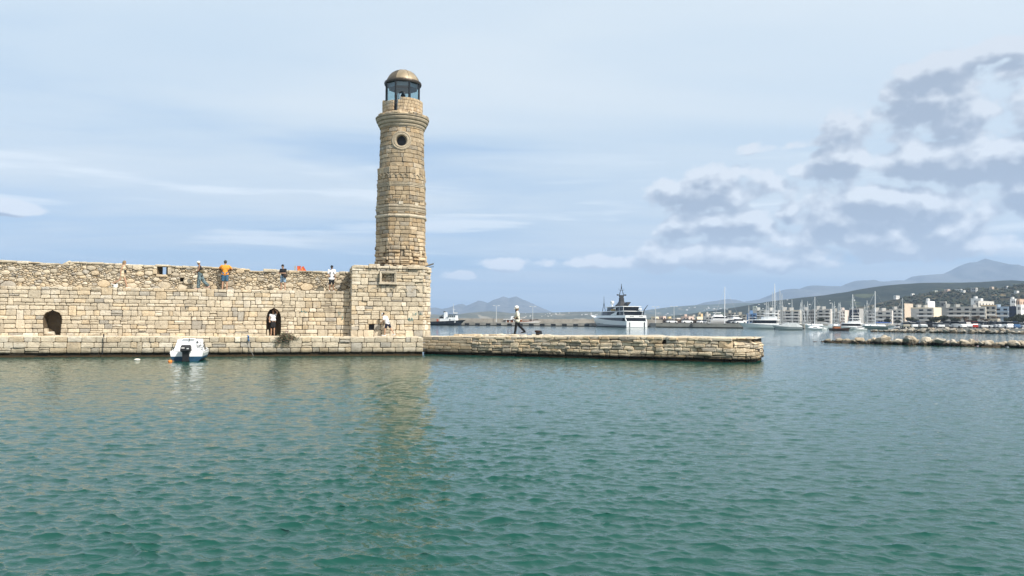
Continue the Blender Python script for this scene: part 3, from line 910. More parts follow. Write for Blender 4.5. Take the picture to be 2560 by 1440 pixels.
rndp = [(tz(427), tr(55.5)), (tz(330), tr(54)), (tz(318), tr(54))]
def omap(th, z, w):
    d = (th - ALPHA + R(22.5)) % R(45) - R(22.5)
    r_ = (rad(z, octp) + w) / math.cos(d)
    return Vector((r_ * math.sin(th), -r_ * math.cos(th), z))
def cmap(prof):
    return lambda th, z, w: Vector(((rad(z, prof) + w) * math.sin(th), -(rad(z, prof) + w) * math.cos(th), z))
rng = random.Random(23)
RO = 1.5
st = []
def seen(th):
    return math.cos(th - math.atan2(-TC.x, TC.y)) > 0.05
zo = [tz(668)] + [tzb(y) for y in (661, 652, 643, 634, 626, 616, 606, 596, 587, 577, 567, 557, 546)]
zo2 = [tzb(y) for y in (536, 530)]
zo3 = [tzb(y) for y in (512, 500, 491, 480, 469)]
zo4 = [tzb(458), tzb(449), tzb(436), tz(426.5)]
for zset, rough_ in ((zo, 1), (zo2, .4), (zo3, .35), (zo4, .3)):
    for k in range(8):
        th0, th1 = ALPHA + R(45 * k - 22.5), ALPHA + R(45 * k + 22.5)
        polys = courses(rng, th0 * RO, th1 * RO, zset, 0.26, 0.62, split=0.10, tall=0.05 * rough_, wob=0.03 * rough_)
        for poly in polys:
            mu = sum(q[0] for q in poly) / len(poly) / RO; mv = sum(q[1] for q in poly) / len(poly)
            low = max(0, 1 - (mv - tz(668)) / (tz(585) - tz(668)))
            right_ = max(0, math.sin(mu))
            pj = rng.gauss(0, 0.012 + 0.06 * low * rough_ * (0.35 + right_)) - (0.10 if rng.random() < .12 * low else 0) + 0.05 * low * rng.random()
            vs, fs = stone_geo(poly, lambda u, v, w: omap(u / RO, v, w), rng, p=pj, b=0.022 + .02 * low, depth=.25, gap=0.009 + .006 * low, bulge=.008 + .02 * low)
            st.append((vs, fs, tone(rng, lo=.72, hi=1.05, greyp=.08 if mv < tz(530) else .16, base=(.60, .52, .40) if low > .2 else (.50, .43, .325)), area(poly), seen(mu)))
# round drum with the oculus
zr = [tz(y) for y in (426.5, 415, 404, 393.5, 383, 373, 363, 352, 341, 331, 321)]
oc_z, oc_t = tz(363.5), math.atan2(-TC.x, TC.y) * 1.0
oc_t = -math.asin(min(1, (tr(2.0)) / tr(54.3))) + math.atan2(-TC.x, TC.y)
ocr_o, ocr_i = tr(23.5), tr(13.5)
def ohole(z):
    d = abs(z - oc_z)
    if d > ocr_o: return None
    w_ = math.sqrt(ocr_o ** 2 - d * d)
    return (oc_t * RO - w_ * .98, oc_t * RO + w_ * .98)
for poly in courses(rng, oc_t * RO - math.pi * RO, oc_t * RO + math.pi * RO - 0.001, zr, 0.34, 0.95, holes=(ohole,), split=0.10, tall=0.04, wob=0.02):
    mu = sum(q[0] for q in poly) / len(poly) / RO
    vs, fs = stone_geo(poly, lambda u, v, w: cmap(rndp)(u / RO, v, w), rng, p=rng.gauss(0, .012), b=.02, depth=.25, gap=.008, bulge=.006)
    st.append((vs, fs, tone(rng, lo=.70, hi=1.05, greyp=.12, base=(.49, .42, .315)), area(poly), seen(mu)))
lay(st, tower, M['tower'], limit=300)
c = MB()
prof = [(tr(55), tz(668)), (tr(55), tz(427)), (tr(40), tz(427)), (tr(40), tz(320))]
c.lathe(prof, 32); c.build('core', M['mortar'], tower)
M['cornice'] = stone_mat('cornice_stone', attr=False, base=(.42, .355, .26), grey=.45, wet_shade=False)
# oculus: moulded ring and a black disc painting the dark inside
od = Vector((math.sin(oc_t), -math.cos(oc_t), 0)); ox = Vector((math.cos(oc_t), math.sin(oc_t), 0))
rings = []
for (r_, w_) in ((ocr_o, -.05), (ocr_o, .03), (tr(21), .055), (tr(19), .02), (tr(17), .045), (tr(14.5), .03), (ocr_i, .0), (ocr_i, -.36)):
    ring = []
    for k in range(28):
        a = 2 * math.pi * k / 28
        du, dz = r_ * math.sin(a), r_ * math.cos(a)
        th = oc_t + math.asin(max(-1, min(1, du / tr(54.3))))
        ring.append(cmap(rndp)(th, oc_z + dz, w_))
    rings.append(ring)
o_ = MB(); o_.loft(rings, cap=False); o_.build('oculus_ring', M['cornice'], tower)
o_ = MB(); o_.lathe([(0.0001, 0), (ocr_i * 1.02, 0)], 24, cap=False)
pn = o_.build('oculus_dark_disc', M['black'], tower)
pn.location = od * (tr(54.2) - 0.34) + Vector((0, 0, oc_z)); pn.rotation_euler = od.to_track_quat('Z', 'Y').to_euler()
# carved bands of the octagon
def oring(zw, name, mat):
    b_ = MB()
    b_.loft([[omap(ALPHA + R(22.5 + 45 * k) - 1e-5, z, w_) for k in range(8)] for z, w_ in zw], cap=False)
    return b_.build(name, mat, tower)
def zpx(y): return tzb(y)
M['band'] = stone_mat('carved_band', attr=False, base=(.44, .375, .28), grey=.35, wet_shade=False)
oring([(zpx(469.5), -.1), (zpx(469), .01), (zpx(467.5), .035), (zpx(466.5), .0), (zpx(465), .0), (zpx(464), .04), (zpx(462.5), .04), (zpx(461.8), .005), (zpx(460.5), .035), (zpx(458.5), .035), (zpx(458), -.1)], 'triple_moulding', M['band'])
oring([(zpx(530.5), -.1), (zpx(530), .02), (zpx(527.5), .03), (zpx(526), .055), (zpx(523), .06), (zpx(522), -.01), (zpx(520.5), -.01), (zpx(519.5), .045), (zpx(517), .06), (zpx(515.5), .02), (zpx(513), .03), (zpx(511.7), -.1)], 'double_moulding', M['band'])
oring([(zpx(546.2), -.1), (zpx(545.5), .03), (zpx(543.5), .07), (zpx(541), .085), (zpx(539), .04), (zpx(537.5), .05), (zpx(536), -.1)], 'string_course', M['frame_stone'])
for k in (-1, 0, 1, 2):                                   # little pointed arches and rows of dentils on each visible face
    th = ALPHA + R(45 * k)
    ap = rad(tzb(443), octp); fw = 2 * ap * math.tan(R(22.5))
    cx_, tx_ = Vector((math.sin(th), -math.cos(th), 0)), Vector((math.cos(th), math.sin(th), 0))
    for j in (-1, 0, 1):
        pts = [(j * .36 - .17, 446.5), (j * .36 - .17, 441.5), (j * .36, 436.8), (j * .36 + .17, 441.5), (j * .36 + .17, 446.5)]
        a_ = MB(); a_.tube([cx_ * (rad(tzb(y), octp) + .03) + tx_ * x_ + Vector((0, 0, tzb(y))) for x_, y in pts], .028, 6)
        a_.build('pointed_arch', M['band'], tower)
    for yb, nn in ((501.5, 10), (525, 11)):
        ap = rad(tzb(yb), octp)
        for j in range(nn):
            x_ = (j - (nn - 1) / 2) * fw * .88 / nn
            q = cx_ * (ap + .03) + tx_ * x_
            d_ = MB(); d_.box((0, 0, 0), (.055, .06, .085), th)
            if j == 0 and yb == 501.5 and k == -1: DENT = d_.mesh('dentil', M['band'])
            me_ = bpy.data.meshes.get('dentil')
            link('dentil', me_, tower, (q.x, q.y, tzb(yb)), (0, 0, th - (ALPHA + R(-45))))
# bright replacement blocks
for k, y in ((0, 512.5), (1, 513.5)):
    th = ALPHA + R(45 * k + (4 if k == 0 else -3)); b_ = MB()
    q = omap(th, tzb(y - 2), 0); b_.box((0, 0, 0), (.28, .12, .20), th); b_.build('pale_block', M['frame_stone'], tower, loc=q)
# cornice with a broken upper edge
def lring(prof, name, mat, n=56, jag=0.0, jagfrom=99, cap=False):
    b_ = MB(); rr = []
    for i, (r_, z) in enumerate(prof):
        ring = []
        for k in range(n):
            th = 2 * math.pi * k / n
            j = 0.0
            if i >= jagfrom:
                j = jag * (mnoise.noise(Vector((math.sin(th) * 5, math.cos(th) * 5, 1.0))) + .6 * mnoise.noise(Vector((math.sin(th) * 14, math.cos(th) * 14, 2.0))))
            ring.append(((r_ + j) * math.sin(th), -(r_ + j) * math.cos(th), z + j * .8))
        rr.append(ring)
    b_.loft(rr, cap=cap)
    return b_.build(name, mat, tower)
lring([(tr(50), tz(327)), (tr(55.5), tz(326.5)), (tr(57), tz(323.5)), (tr(57), tz(321)), (tr(55.5), tz(320)), (tr(59.5), tz(318.5)), (tr(61), tz(315.5)), (tr(61), tz(313.5)), (tr(59), tz(312.5)),
       (tr(63.5), tz(310.5)), (tr(65), tz(307.5)), (tr(65), tz(305)), (tr(63), tz(304)), (tr(66.5), tz(302.5)), (tr(67), tz(300)), (tr(62), tz(299)), (tr(30), tz(298.5))], 'cornice', M['cornice'])
st = []
for poly in courses(rng, -math.pi * RO, math.pi * RO - .001, [tz(300.3), tz(293.5)], .25, .7, split=0, tall=0):
    mu = sum(q[0] for q in poly) / len(poly) / RO
    if rng.random() < .10: continue
    vs, fs = stone_geo(poly, lambda u, v, w: Vector(((tr(66) + w) * math.sin(u / RO), -(tr(66) + w) * math.cos(u / RO), v)), rng, p=rng.uniform(-.16, .08), b=.05, depth=.45, gap=.012, jit=.035, bulge=.02)
    st.append((vs, fs, tone(rng, lo=.7, greyp=.25), area(poly), seen(mu)))
lay(st, tower, M['tower'], name='cornice_slab')
# parapet ring round the lantern, open on the left for the doorway
PR = [(tz(295), tr(50)), (tz(255), tr(49.5))]
pth0 = math.asin(-22.5 / 50) + math.atan2(-TC.x, TC.y); pth1 = math.asin(-13.5 / 50) + math.atan2(-TC.x, TC.y)
st = []
for k, (za, zb) in enumerate(zip((296, 286.5, 278.5, 270.5, 262.5), (286.5, 278.5, 270.5, 262.5, 256))):
    g0 = pth0 - (0.05 * rng.random()); g1 = pth1 + (0.10 if k == 4 else .0) + .05 * rng.random()
    if k == 4: g0 = pth0 - .85
    for poly in courses(rng, g1 * RO, (g0 + 2 * math.pi) * RO, [tz(za), tz(zb)], .20, .34, split=0, tall=0, wob=0, lean=.006):
        mu = sum(q[0] for q in poly) / len(poly) / RO
        vs, fs = stone_geo(poly, lambda u, v, w: Vector(((tr(50) + w) * math.sin(u / RO), -(tr(50) + w) * math.cos(u / RO), v)), rng, p=rng.gauss(0, .006), b=.014, depth=.24, gap=.006, bulge=.004, jit=.004)
        st.append((vs, fs, tone(rng, lo=.88, hi=1.04, greyp=0.02, base=(.58, .49, .365)), area(poly), seen(mu)))
lay(st, tower, M['tower'], name='parapet_block')
c = MB(); c.lathe([(tr(60), tz(297)), (tr(60), tz(295.5))], 40); c.build('gallery_floor', M['paving'], tower)
# lantern: eight glazed sides in dark frames
LZ0, LZ1 = tz(295), tz(210)
LR = tr(43.5)
lroot = MB()
LA = ALPHA + R(22.5) + R(3)
corner = lambda k, r_=LR: Vector((r_ * math.sin(LA + R(45 * k)), -r_ * math.cos(LA + R(45 * k)), 0))
for k in range(8):
    a, b_ = corner(k), corner(k + 1)
    f_ = MB(); f_.tube([a + Vector((0, 0, LZ0)), a + Vector((0, 0, LZ1))], .06, 6); mul = f_.build('mullion', M['dark_metal'], tower)
    d_ = (b_ - a).normalized(); nrm = Vector((-d_.y, d_.x, 0)) * .012
    a2, b2 = a + d_ * .05, b_ - d_ * .05
    if abs(((LA + R(45 * (k + .5)) - (pth0 + pth1) / 2) + math.pi) % (2 * math.pi) - math.pi) < R(24):
        # the side with the arched door opening: glass only beside and above
        mid = (a2 + b2) / 2 - d_ * .02; wd = .20
        arc = [mid + d_ * (wd * math.cos(t_)) + Vector((0, 0, tz(251) + .28 * math.sin(t_))) for t_ in [math.pi * i / 10 for i in range(11)]]
        f_ = MB(); f_.tube([mid + d_ * wd + Vector((0, 0, LZ0))] + arc + [mid - d_ * wd + Vector((0, 0, LZ0))], .028, 6); f_.build('door_frame', M['dark_metal'], tower)
        g_ = MB()
        g_.add([a2 + Vector((0, 0, LZ0)), mid - d_ * wd + Vector((0, 0, LZ0)), mid - d_ * wd + Vector((0, 0, LZ1)), a2 + Vector((0, 0, LZ1))], [(0, 1, 2, 3)])
        g_.add([mid + d_ * wd + Vector((0, 0, LZ0)), b2 + Vector((0, 0, LZ0)), b2 + Vector((0, 0, LZ1)), mid + d_ * wd + Vector((0, 0, LZ1))], [(0, 1, 2, 3)])
        top = arc[::-1]
        g_.add(top + [mid + d_ * wd + Vector((0, 0, LZ1)), mid - d_ * wd + Vector((0, 0, LZ1))], [tuple(range(len(top) + 2))])
        g_.build('pane', M['glass'], tower)
    else:
        g_ = MB(); g_.add([a2 + Vector((0, 0, LZ0)), b2 + Vector((0, 0, LZ0)), b2 + Vector((0, 0, LZ1)), a2 + Vector((0, 0, LZ1))], [(0, 1, 2, 3)])
        g_.build('pane', M['glass'], tower)
# curtain-like inner band under the roof, lamp pedestal
c = MB(); c.loft([[corner(k, LR * .86) + Vector((0, 0, z)) for k in range(8)] for z in (tz(224), LZ1)], cap=False)
c.build('inner_band', plain('grey_inner_band', (.20, .25, .28), .7), tower)
c = MB(); c.lathe([(.10, LZ0), (.10, tz(248)), (.15, tz(247)), (.15, tz(238)), (.08, tz(235)), (.02, tz(233))], 16); c.build('lamp', M['dark_metal'], tower, smooth=False)
# dome of eight bronze gores on a dark eave ring
c = MB()
c.lathe([(LR * .8, tz(214)), (tr(45.8), tz(214.5)), (tr(46.8), tz(211)), (tr(45.8), tz(208)), (tr(42), tz(206.5))], 40, cap=False)
c.build('eave_ring', plain('dark_bronze', (.07, .055, .042), .5, .5), tower)
dp = [(tr(42), tz(208)), (tr(41), tz(204.5)), (tr(38.5), tz(199)), (tr(34.5), tz(192.5)), (tr(29), tz(186.5)), (tr(21), tz(181)), (tr(12), tz(177.5)), (tr(3), tz(176)), (.001, tz(175.8))]
for k in range(8):
    g_ = MB(); rr = []
    for i, (r_, z) in enumerate(dp):
        ring = []
        for j in range(7):
            th = LA + R(45 * k) + R(45) * j / 6
            dd = (j / 6 - .5) * 2
            ring.append(((r_ * (1 + .012 * (1 - dd * dd))) * math.sin(th), -(r_ * (1 + .012 * (1 - dd * dd))) * math.cos(th), z))
        rr.append(ring)
    g_.loft(rr, cap=False, closed=False)
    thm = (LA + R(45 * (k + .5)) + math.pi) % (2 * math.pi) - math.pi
    g_.build('dome_gore', M['bronze_lit'] if 0 < thm < R(60) else M['bronze'], tower, smooth=True)  # gores towards the sun take the painted highlight
    s_ = MB(); s_.tube([(r_ * 1.004 * math.sin(LA + R(45 * k)), -r_ * 1.004 * math.cos(LA + R(45 * k)), z) for r_, z in dp], .014, 5); s_.build('dome_seam', M['bronze'], tower)
# iron beam sticking out at the foot of the tower
bm = thing('iron_beam', 'dark broken beam jutting from the seaward corner of the lighthouse base top', 'beam', qpt(TB2 - .2, BB + 1.2, TZ + .02), ANG)
c = MB(); c.add([(-.4, -.06, -.05), (.42, -.06, .22), (.42, .06, .22), (-.4, .06, -.05), (-.4, -.06, .06), (.46, -.06, .34), (.46, .06, .34), (-.4, .06, .06)], [(3, 2, 1, 0), (4, 5, 6, 7), (0, 1, 5, 4), (1, 2, 6, 5), (2, 3, 7, 6), (3, 0, 4, 7)])
c.build('timber', plain('grey_driftwood', (.10, .10, .095), .8), bm)
c = MB(); c.tube([(-.2, 0, .0), (.46, .1, .10)], .02, 6); c.build('iron_rod', M['dark_metal'], bm)

# ---- the stone jetty
JA, JB = W(1056, 885.0), W(1884, 908.0)
JD = (JB - JA); JLEN = JD.length; JANG = math.atan2(JD.y, JD.x)
jetty = thing('stone_jetty', 'long low jetty of weathered stone blocks running out from the lighthouse', 'jetty', JA, JANG)
jtop_px = [(1050, 1.14), (1300, 1.20), (1480, 1.28), (1700, 1.33), (1903, 1.33)]
def jtop(u):
    f = max(0, min(1, u / JLEN))
    xs = [(p_ - 1056) / (1903 - 1056) for p_, _ in jtop_px]
    # pixel columns are nearly even along the jetty
    return float(np.interp(f ** 1.06, xs, [z for _, z in jtop_px])) + .018 * n1(u * .9, 9)
JW = 6.3; RC = 1.5
Lf = JLEN - RC - .0
def jpath(u):
    if u <= Lf:
        return Vector((u, 0, 0)), Vector((0, -1, 0))
    a = (u - Lf) / RC
    if a <= math.pi / 2:
        return Vector((Lf + RC * math.sin(a), RC - RC * math.cos(a), 0)), Vector((math.sin(a), -math.cos(a), 0))
    e = u - Lf - RC * math.pi / 2
    return Vector((Lf + RC, RC + e, 0)), Vector((1, 0, 0))
def jmap(u, v, w):
    q, n_ = jpath(u)
    zt = jtop(u)
    batter = 0.10 * (1 - v / 1.3)                        # the face leans back a little
    setback = 0.30 if (u > Lf and v > .98) else 0.0      # top course of the rounded head is stepped back
    return q + n_ * (w + batter - setback * max(0, min(1, (u - Lf) / (RC * .7)))) + Vector((0, 0, v / 1.3 * zt if v > 0 else v))
rng = random.Random(37)
uS = JLEN * 0.175
UE = Lf + RC * math.pi / 2 + JW - 2 * RC
st = []
for poly in courses(rng, 0.0, uS, [0.14, .38, .60, .82, 1.02, 1.28], .55, 1.1, split=.04, tall=0, wob=.02):
    vs, fs = stone_geo(poly, jmap, rng, p=rng.gauss(.05, .01), b=.02, gap=.010, bulge=.006)
    st.append((vs, fs, tone(rng, lo=.72, hi=.98, greyp=.2, base=(.52, .455, .355)), area(poly), True))
for poly in courses(rng, uS, UE, [0.15, .33, .53, .73, .92, 1.11, 1.30], .32, .80, split=.07, tall=.05, wob=.07, lean=.05):
    mu = sum(q[0] for q in poly) / len(poly); mv = sum(q[1] for q in poly) / len(poly)
    if mv > 1.02 and rng.random() < .12 and mu < Lf:
        continue
    vs, fs = stone_geo(poly, jmap, rng, p=rng.gauss(0, .035), b=.028, gap=.008, bulge=.016, jit=.014, round_=.12)
    st.append((vs, fs, tone(rng, lo=.70, hi=1.06, greyp=.26), area(poly), mu < Lf + RC * 1.5))
for poly in courses(rng, 0.0, UE, [-.35, .15], .5, 1.2, split=0, tall=0):
    vs, fs = stone_geo(poly, jmap, rng, p=rng.gauss(-.16, .03), b=.05)
    st.append((vs, fs, tone(rng, lo=.5, hi=.7), area(poly) * .2, True))  # darker tone here too, with the undercut's shade painted in
lay(st, jetty, M['stone_jetty'])
# top: a worn uneven surface with thin slabs along the front edge
nu, nv = 150, 26
tv = []
for i in range(nu + 1):
    for j in range(nv + 1):
        u = (Lf + RC) * i / nu; y_ = .16 + (JW - .3) * j / nv
        if u > Lf:
            e = math.sqrt(max(0, RC ** 2 - (u - Lf) ** 2)); y_ = max(y_, RC - e + .12)
        z = jtop(u) - .07 + .035 * mnoise.noise(Vector((u * .7, y_ * .8, 0))) + .02 * mnoise.noise(Vector((u * 2.6, y_ * 3, 4))) + .05 * max(0, min(1, (y_ - 3) / 2)) * (1 if u < 14 else .4)
        tv.append((u, y_, z))
tf = [(i * (nv + 1) + j, (i + 1) * (nv + 1) + j, (i + 1) * (nv + 1) + j + 1, i * (nv + 1) + j + 1) for i in range(nu) for j in range(nv)]
MB().add(tv, tf).build('worn_top', M['paving'], jetty, smooth=True)
MB().prism([(0.02, .33), (Lf, .33), (Lf + RC * .6, RC * .6), (Lf + RC - .2, RC + .2), (Lf + RC - .2, JW - .2), (0.02, JW - .2)], -.5, lambda q: jtop(q[0]) - .13).build('core', M['mortar'], jetty)
st = []
for poly in courses(rng, .1, Lf + .4, [.02, .7, 1.5], .7, 1.7, split=0, tall=.03, wob=.1):
    if rng.random() < .16: continue
    mu = sum(q[0] for q in poly) / len(poly)
    vs, fs = stone_geo(poly, lambda u, v, w: Vector((u, v, jtop(u) + w)), rng, p=rng.uniform(-.03, .015), b=.03, depth=.14, bulge=.01, jit=.02)
    st.append((vs, [f[::-1] for f in fs], tone(rng, lo=.92, hi=1.1, greyp=.04), area(poly), True))
for i in range(24):                                     # loose stones along the seaward side near the tower
    u = rng.uniform(.2, 7.5) if i < 28 else rng.uniform(7, Lf); y_ = rng.uniform(3.2, 5.8); s_ = rng.uniform(.25, .8)
    poly = [(u - s_ / 2, y_ - .2), (u + s_ / 2, y_ - .25), (u + s_ / 2 * .9, y_ + .25), (u - s_ / 2, y_ + .2)]
    vs, fs = stone_geo(poly, lambda a_, b_, w: Vector((a_, b_, jtop(a_) + w)), rng, p=rng.uniform(.01, .07), b=.04, depth=.22, jit=.03)
    st.append((vs, [f[::-1] for f in fs], tone(rng, lo=.9), area(poly), True))
lay(st, jetty, M['stone'], limit=70, name='top_slab')
# iron mooring ring on the head, rusty bollard stump on the top
rg = thing('mooring_ring', 'small dark iron mooring ring on the rounded end of the jetty', 'ring', P(1903, 876.5, JB.y + .9), JANG)
pts = [(.12 * math.sin(a), 0, .12 * math.cos(a)) for a in [2 * math.pi * i / 14 for i in range(15)]]
MB().tube(pts, .022, 6).build('hoop', M['dark_metal'], rg); MB().tube([(-.35, 0, .05), (-.08, 0, .05)], .03, 6).build('shank', M['dark_metal'], rg)
bo = W(1344, 832.5, 1.36)
bl = thing('bollard', 'low rusty black mooring bollard lying on the jetty behind the walking man', 'bollard', (bo.x, bo.y, jtop(10) - .04), JANG + .3)
MB().lathe([(.12, 0), (.12, .16), (.19, .18), (.2, .28), (.12, .3)], 14).build('head', plain('rusty_iron', (.045, .025, .018), .8, .3), bl)
MB().box((.12, 0, .16), (.36, .26, .24), 0, taper=.8).build('block', M['hull_dark'], bl)
# ------------------------------------------------------------------ distant land
def land_mat(name, cols, scale, patch=None, scale2=None):
    mt = bpy.data.materials.new(name); mt.use_nodes = True
    t = NT(mt.node_tree); b = t.n['Principled BSDF']
    g = t.new('ShaderNodeNewGeometry'); pos = g.outputs['Position']
    n1_ = t.noise(pos, scale, 7, 0.65, 0.6); n2_ = t.noise(pos, (scale2 or scale * 6), 5, 0.7)
    c = t.mix(t.ramp(n1_, .35, .65), cols[0], cols[1])
    c = t.mix(t.ramp(n2_, .48, .62, 0, .8), c, cols[2])
    if patch:
        n3_ = t.noise(t.mapping(pos, scale=(1, .35, 1)), scale * 1.7, 4, .5, .4)
        c = t.mix(t.ramp(n3_, .58, .66, 0, .85), c, patch)
    t.l.new(c, b.inputs['Base Color']); b.inputs['Roughness'].default_value = .95; b.inputs['Specular IOR Level'].default_value = .1
    return mt

def hill(name, pts, Y, depth, mat, rough=.12, foot=-1.0, nu=160, nv=26, seed=0.0, keep=False):
    crest = []
    for px, py in pts:
        q = P(px, py, Y); crest.append((q.x, q.z))
    xs, hs = [q[0] for q in crest], [q[1] for q in crest]
    vs = []
    def zat(x, y):
        h = float(np.interp(x, xs, hs)); v = (y - (Y - depth)) / (2 * depth)
        pr = 1 - abs(2 * v - 1) ** 1.35
        nz = mnoise.fractal(Vector((x * 3.0 / depth, y * 3.0 / depth, seed)), 1.0, 2.0, 5)
        edge = min(1, abs(2 * v - 1) * 3) * min(1, pr * 3)
        return foot + (h - foot) * pr + rough * h * nz * edge + .012 * h * nz
    for i in range(nu + 1):
        x = xs[0] + (xs[-1] - xs[0]) * i / nu
        for j in range(nv + 1):
            y = Y - depth + 2 * depth * j / nv
            vs.append((x, y, zat(x, y)))
    fs = [(i * (nv + 1) + j, (i + 1) * (nv + 1) + j, (i + 1) * (nv + 1) + j + 1, i * (nv + 1) + j + 1) for i in range(nu) for j in range(nv)]
    o = structure(MB().add(vs, fs).build(name, mat, smooth=True))
    return zat

ML = land_mat('mountain_rock', ((.10, .11, .11), (.15, .15, .145), (.08, .085, .085)), .002)
hill('mountain', [(820, 808), (900, 796), (980, 786), (1040, 776), (1075, 769), (1092, 769), (1107, 773), (1120, 770), (1140, 764), (1155, 759.5), (1160, 760), (1167, 766), (1180, 760), (1200, 752.5), (1212, 756), (1222, 759),
      (1240, 749), (1258, 741), (1272, 745), (1290, 740.5), (1310, 750), (1340, 765), (1375, 779), (1400, 790), (1440, 803)], 6200, 1300, ML, .25, seed=1)
hill('mountain', [(1560, 805), (1680, 775), (1742, 762), (1765, 755), (1790, 752), (1818, 747), (1838, 751), (1858, 755), (1900, 748), (1925, 745), (1942, 733), (1960, 724), (1980, 722), (2000, 725), (2018, 718), (2030, 714), (2062, 717),
      (2098, 718), (2120, 708), (2140, 702), (2165, 700), (2190, 705), (2240, 701), (2270, 703), (2295, 690), (2330, 687), (2362, 685), (2380, 674), (2400, 664), (2422, 656), (2440, 655), (2463, 646), (2500, 657), (2530, 668), (2562, 678), (2660, 700), (2800, 690), (3000, 730), (3300, 806)],
     5800, 1250, ML, .22, nu=240, seed=2)
hz_blue = hill('hill', [(1380, 806), (1460, 792), (1530, 784), (1600, 777.5), (1680, 767), (1740, 763), (1800, 760), (1850, 757.5), (1950, 758), (2100, 765), (2300, 790)], 3600, 800, land_mat('blue_scrub', ((.07, .085, .06), (.11, .11, .08), (.05, .06, .045)), .006, (.22, .20, .15)), .15, seed=3)
hz_low = hill('hill', [(1000, 803), (1075, 785), (1130, 789), (1170, 782), (1225, 778), (1280, 783), (1350, 782), (1440, 779.5), (1510, 779), (1600, 784), (1700, 790), (1800, 800)], 2600, 500, land_mat('low_coast', ((.09, .095, .065), (.15, .14, .10), (.06, .065, .05)), .01, (.30, .26, .19)), .2, seed=4)
hz_dark = hill('hill', [(1560, 806), (1640, 793), (1720, 785), (1770, 778), (1800, 774), (1840, 768), (1880, 761), (1920, 754), (1960, 749), (2000, 744), (2060, 738), (2090, 733), (2130, 728), (2165, 721), (2200, 716), (2250, 711), (2300, 708), (2350, 707), (2400, 707), (2450, 705), (2500, 701.5),
      (2530, 700), (2562, 703), (2650, 712), (2800, 725), (3000, 760), (3200, 806)], 1380, 400, land_mat('dark_hill', ((.024, .032, .026), (.040, .046, .034), (.016, .022, .018)), .016, (.075, .085, .045)), .16, nu=220, seed=5)
hillz = hill('hill', [(1900, 806), (2000, 797), (2080, 788), (2130, 778), (2180, 768), (2220, 757), (2262, 744), (2300, 737), (2332, 730), (2370, 726), (2400, 723), (2440, 723), (2480, 723), (2520, 717), (2545, 713), (2565, 709), (2640, 704), (2760, 712), (2900, 760), (3000, 806)],
             880, 260, land_mat('brown_hillside', ((.045, .044, .027), (.085, .068, .038), (.020, .024, .014)), .025, (.19, .145, .08), .16), .14, nu=220, nv=60, seed=6)

# land behind the marina, the car park spit and the town quay
GZ = 1.62
gx = lambda px, Y: XP(px, Y, GZ)
qa, qb = W(1640, 818.3), W(2012, 822.3)
gpoly = [(qa.x, qa.y), (qb.x, qb.y), (qb.x + 4, 318), (gx(2244, 318), 318), (gx(2244, 262), 262), (gx(3300, 262), 262), (gx(3300, 1400), 1400), (gx(1500, 1400), 1400), (qa.x + 6, 380)]
structure(MB().prism(gpoly, -1.0, GZ).build('ground', M['asphalt']))
CZ = 1.0
structure(MB().prism([(gx(2236, 261.9), 261.9), (gx(2240, 196), 196), (gx(2600, 184), 184), (gx(3300, 190), 190), (gx(3300, 261.9), 261.9)], -1.0, CZ).build('car_park_ground', M['asphalt']))
cq = MB(); qd = (qb - qa); qang = math.atan2(qd.y, qd.x)
tq = thing('concrete_quay', 'pale concrete quay front with fender slots beside the superyacht', 'quay', qa, qang)
L = qd.length
for i in range(9):
    mb = MB(); mb.box((L * (i + .5) / 9, .3, .78), (L / 9 - .06, 1.4, 1.78)); mb.build('quay_panel', M['concrete'], tq)
    mb = MB(); mb.box((L * (i + .4) / 9, -.41, 1.42), (.9, .06, .14)); mb.build('fender_slot', M['black'], tq)
MB().box((L / 2, -.41, .14), (L, .05, .36)).build('waterline_stain', plain('black_weed', (.02, .018, .013), .9), tq)
tyre = thing('tyre_fender', 'black tyre fender hanging low on the pale concrete quay', 'tyre', qa + (qb - qa) * .25 + Vector((0, -.65, .7)), qang)
MB().tube([(.42 * math.cos(a), 0, .42 * math.sin(a)) for a in [2 * math.pi * i / 16 for i in range(17)]], .16, 8).build('ring', M['black'], tyre)

# far harbour mole with its parapet
ma, mb_ = W(1000, 812.0), W(1655, 817.6)
md = mb_ - ma; mang = math.atan2(md.y, md.x); mL = md.length
mole = thing('harbour_mole', 'long low concrete mole with a parapet wall behind the tug and the white boat', 'mole', ma, mang)
for i in range(24):
    MB().box((mL * (i + .5) / 24, 4.0, .55), (mL / 24 - .05, 8, 1.7)).build('quay_panel', M['concrete'], mole)
    hb = MB(); hb.box((mL * (i + .5) / 24, -.03, .55), (mL / 24 * .42, .1, .75)); hb.build('recess_shade', M['black'], mole)  # black block on the face, painting the shade of an opening
zpar = ZP(1300, 796.8, ma.y + .5 * md.y) 
for i in range(12):
    MB().box((mL * (i + .5) / 12, 8.5, zpar / 2), (mL / 12 - .08, 1.2, zpar)).build('parapet_panel', M['concrete'], mole)
MB().box((mL / 2, -.06, .1), (mL, .05, .3)).build('waterline_stain', plain('black_weed2', (.02, .018, .013), .9), mole)

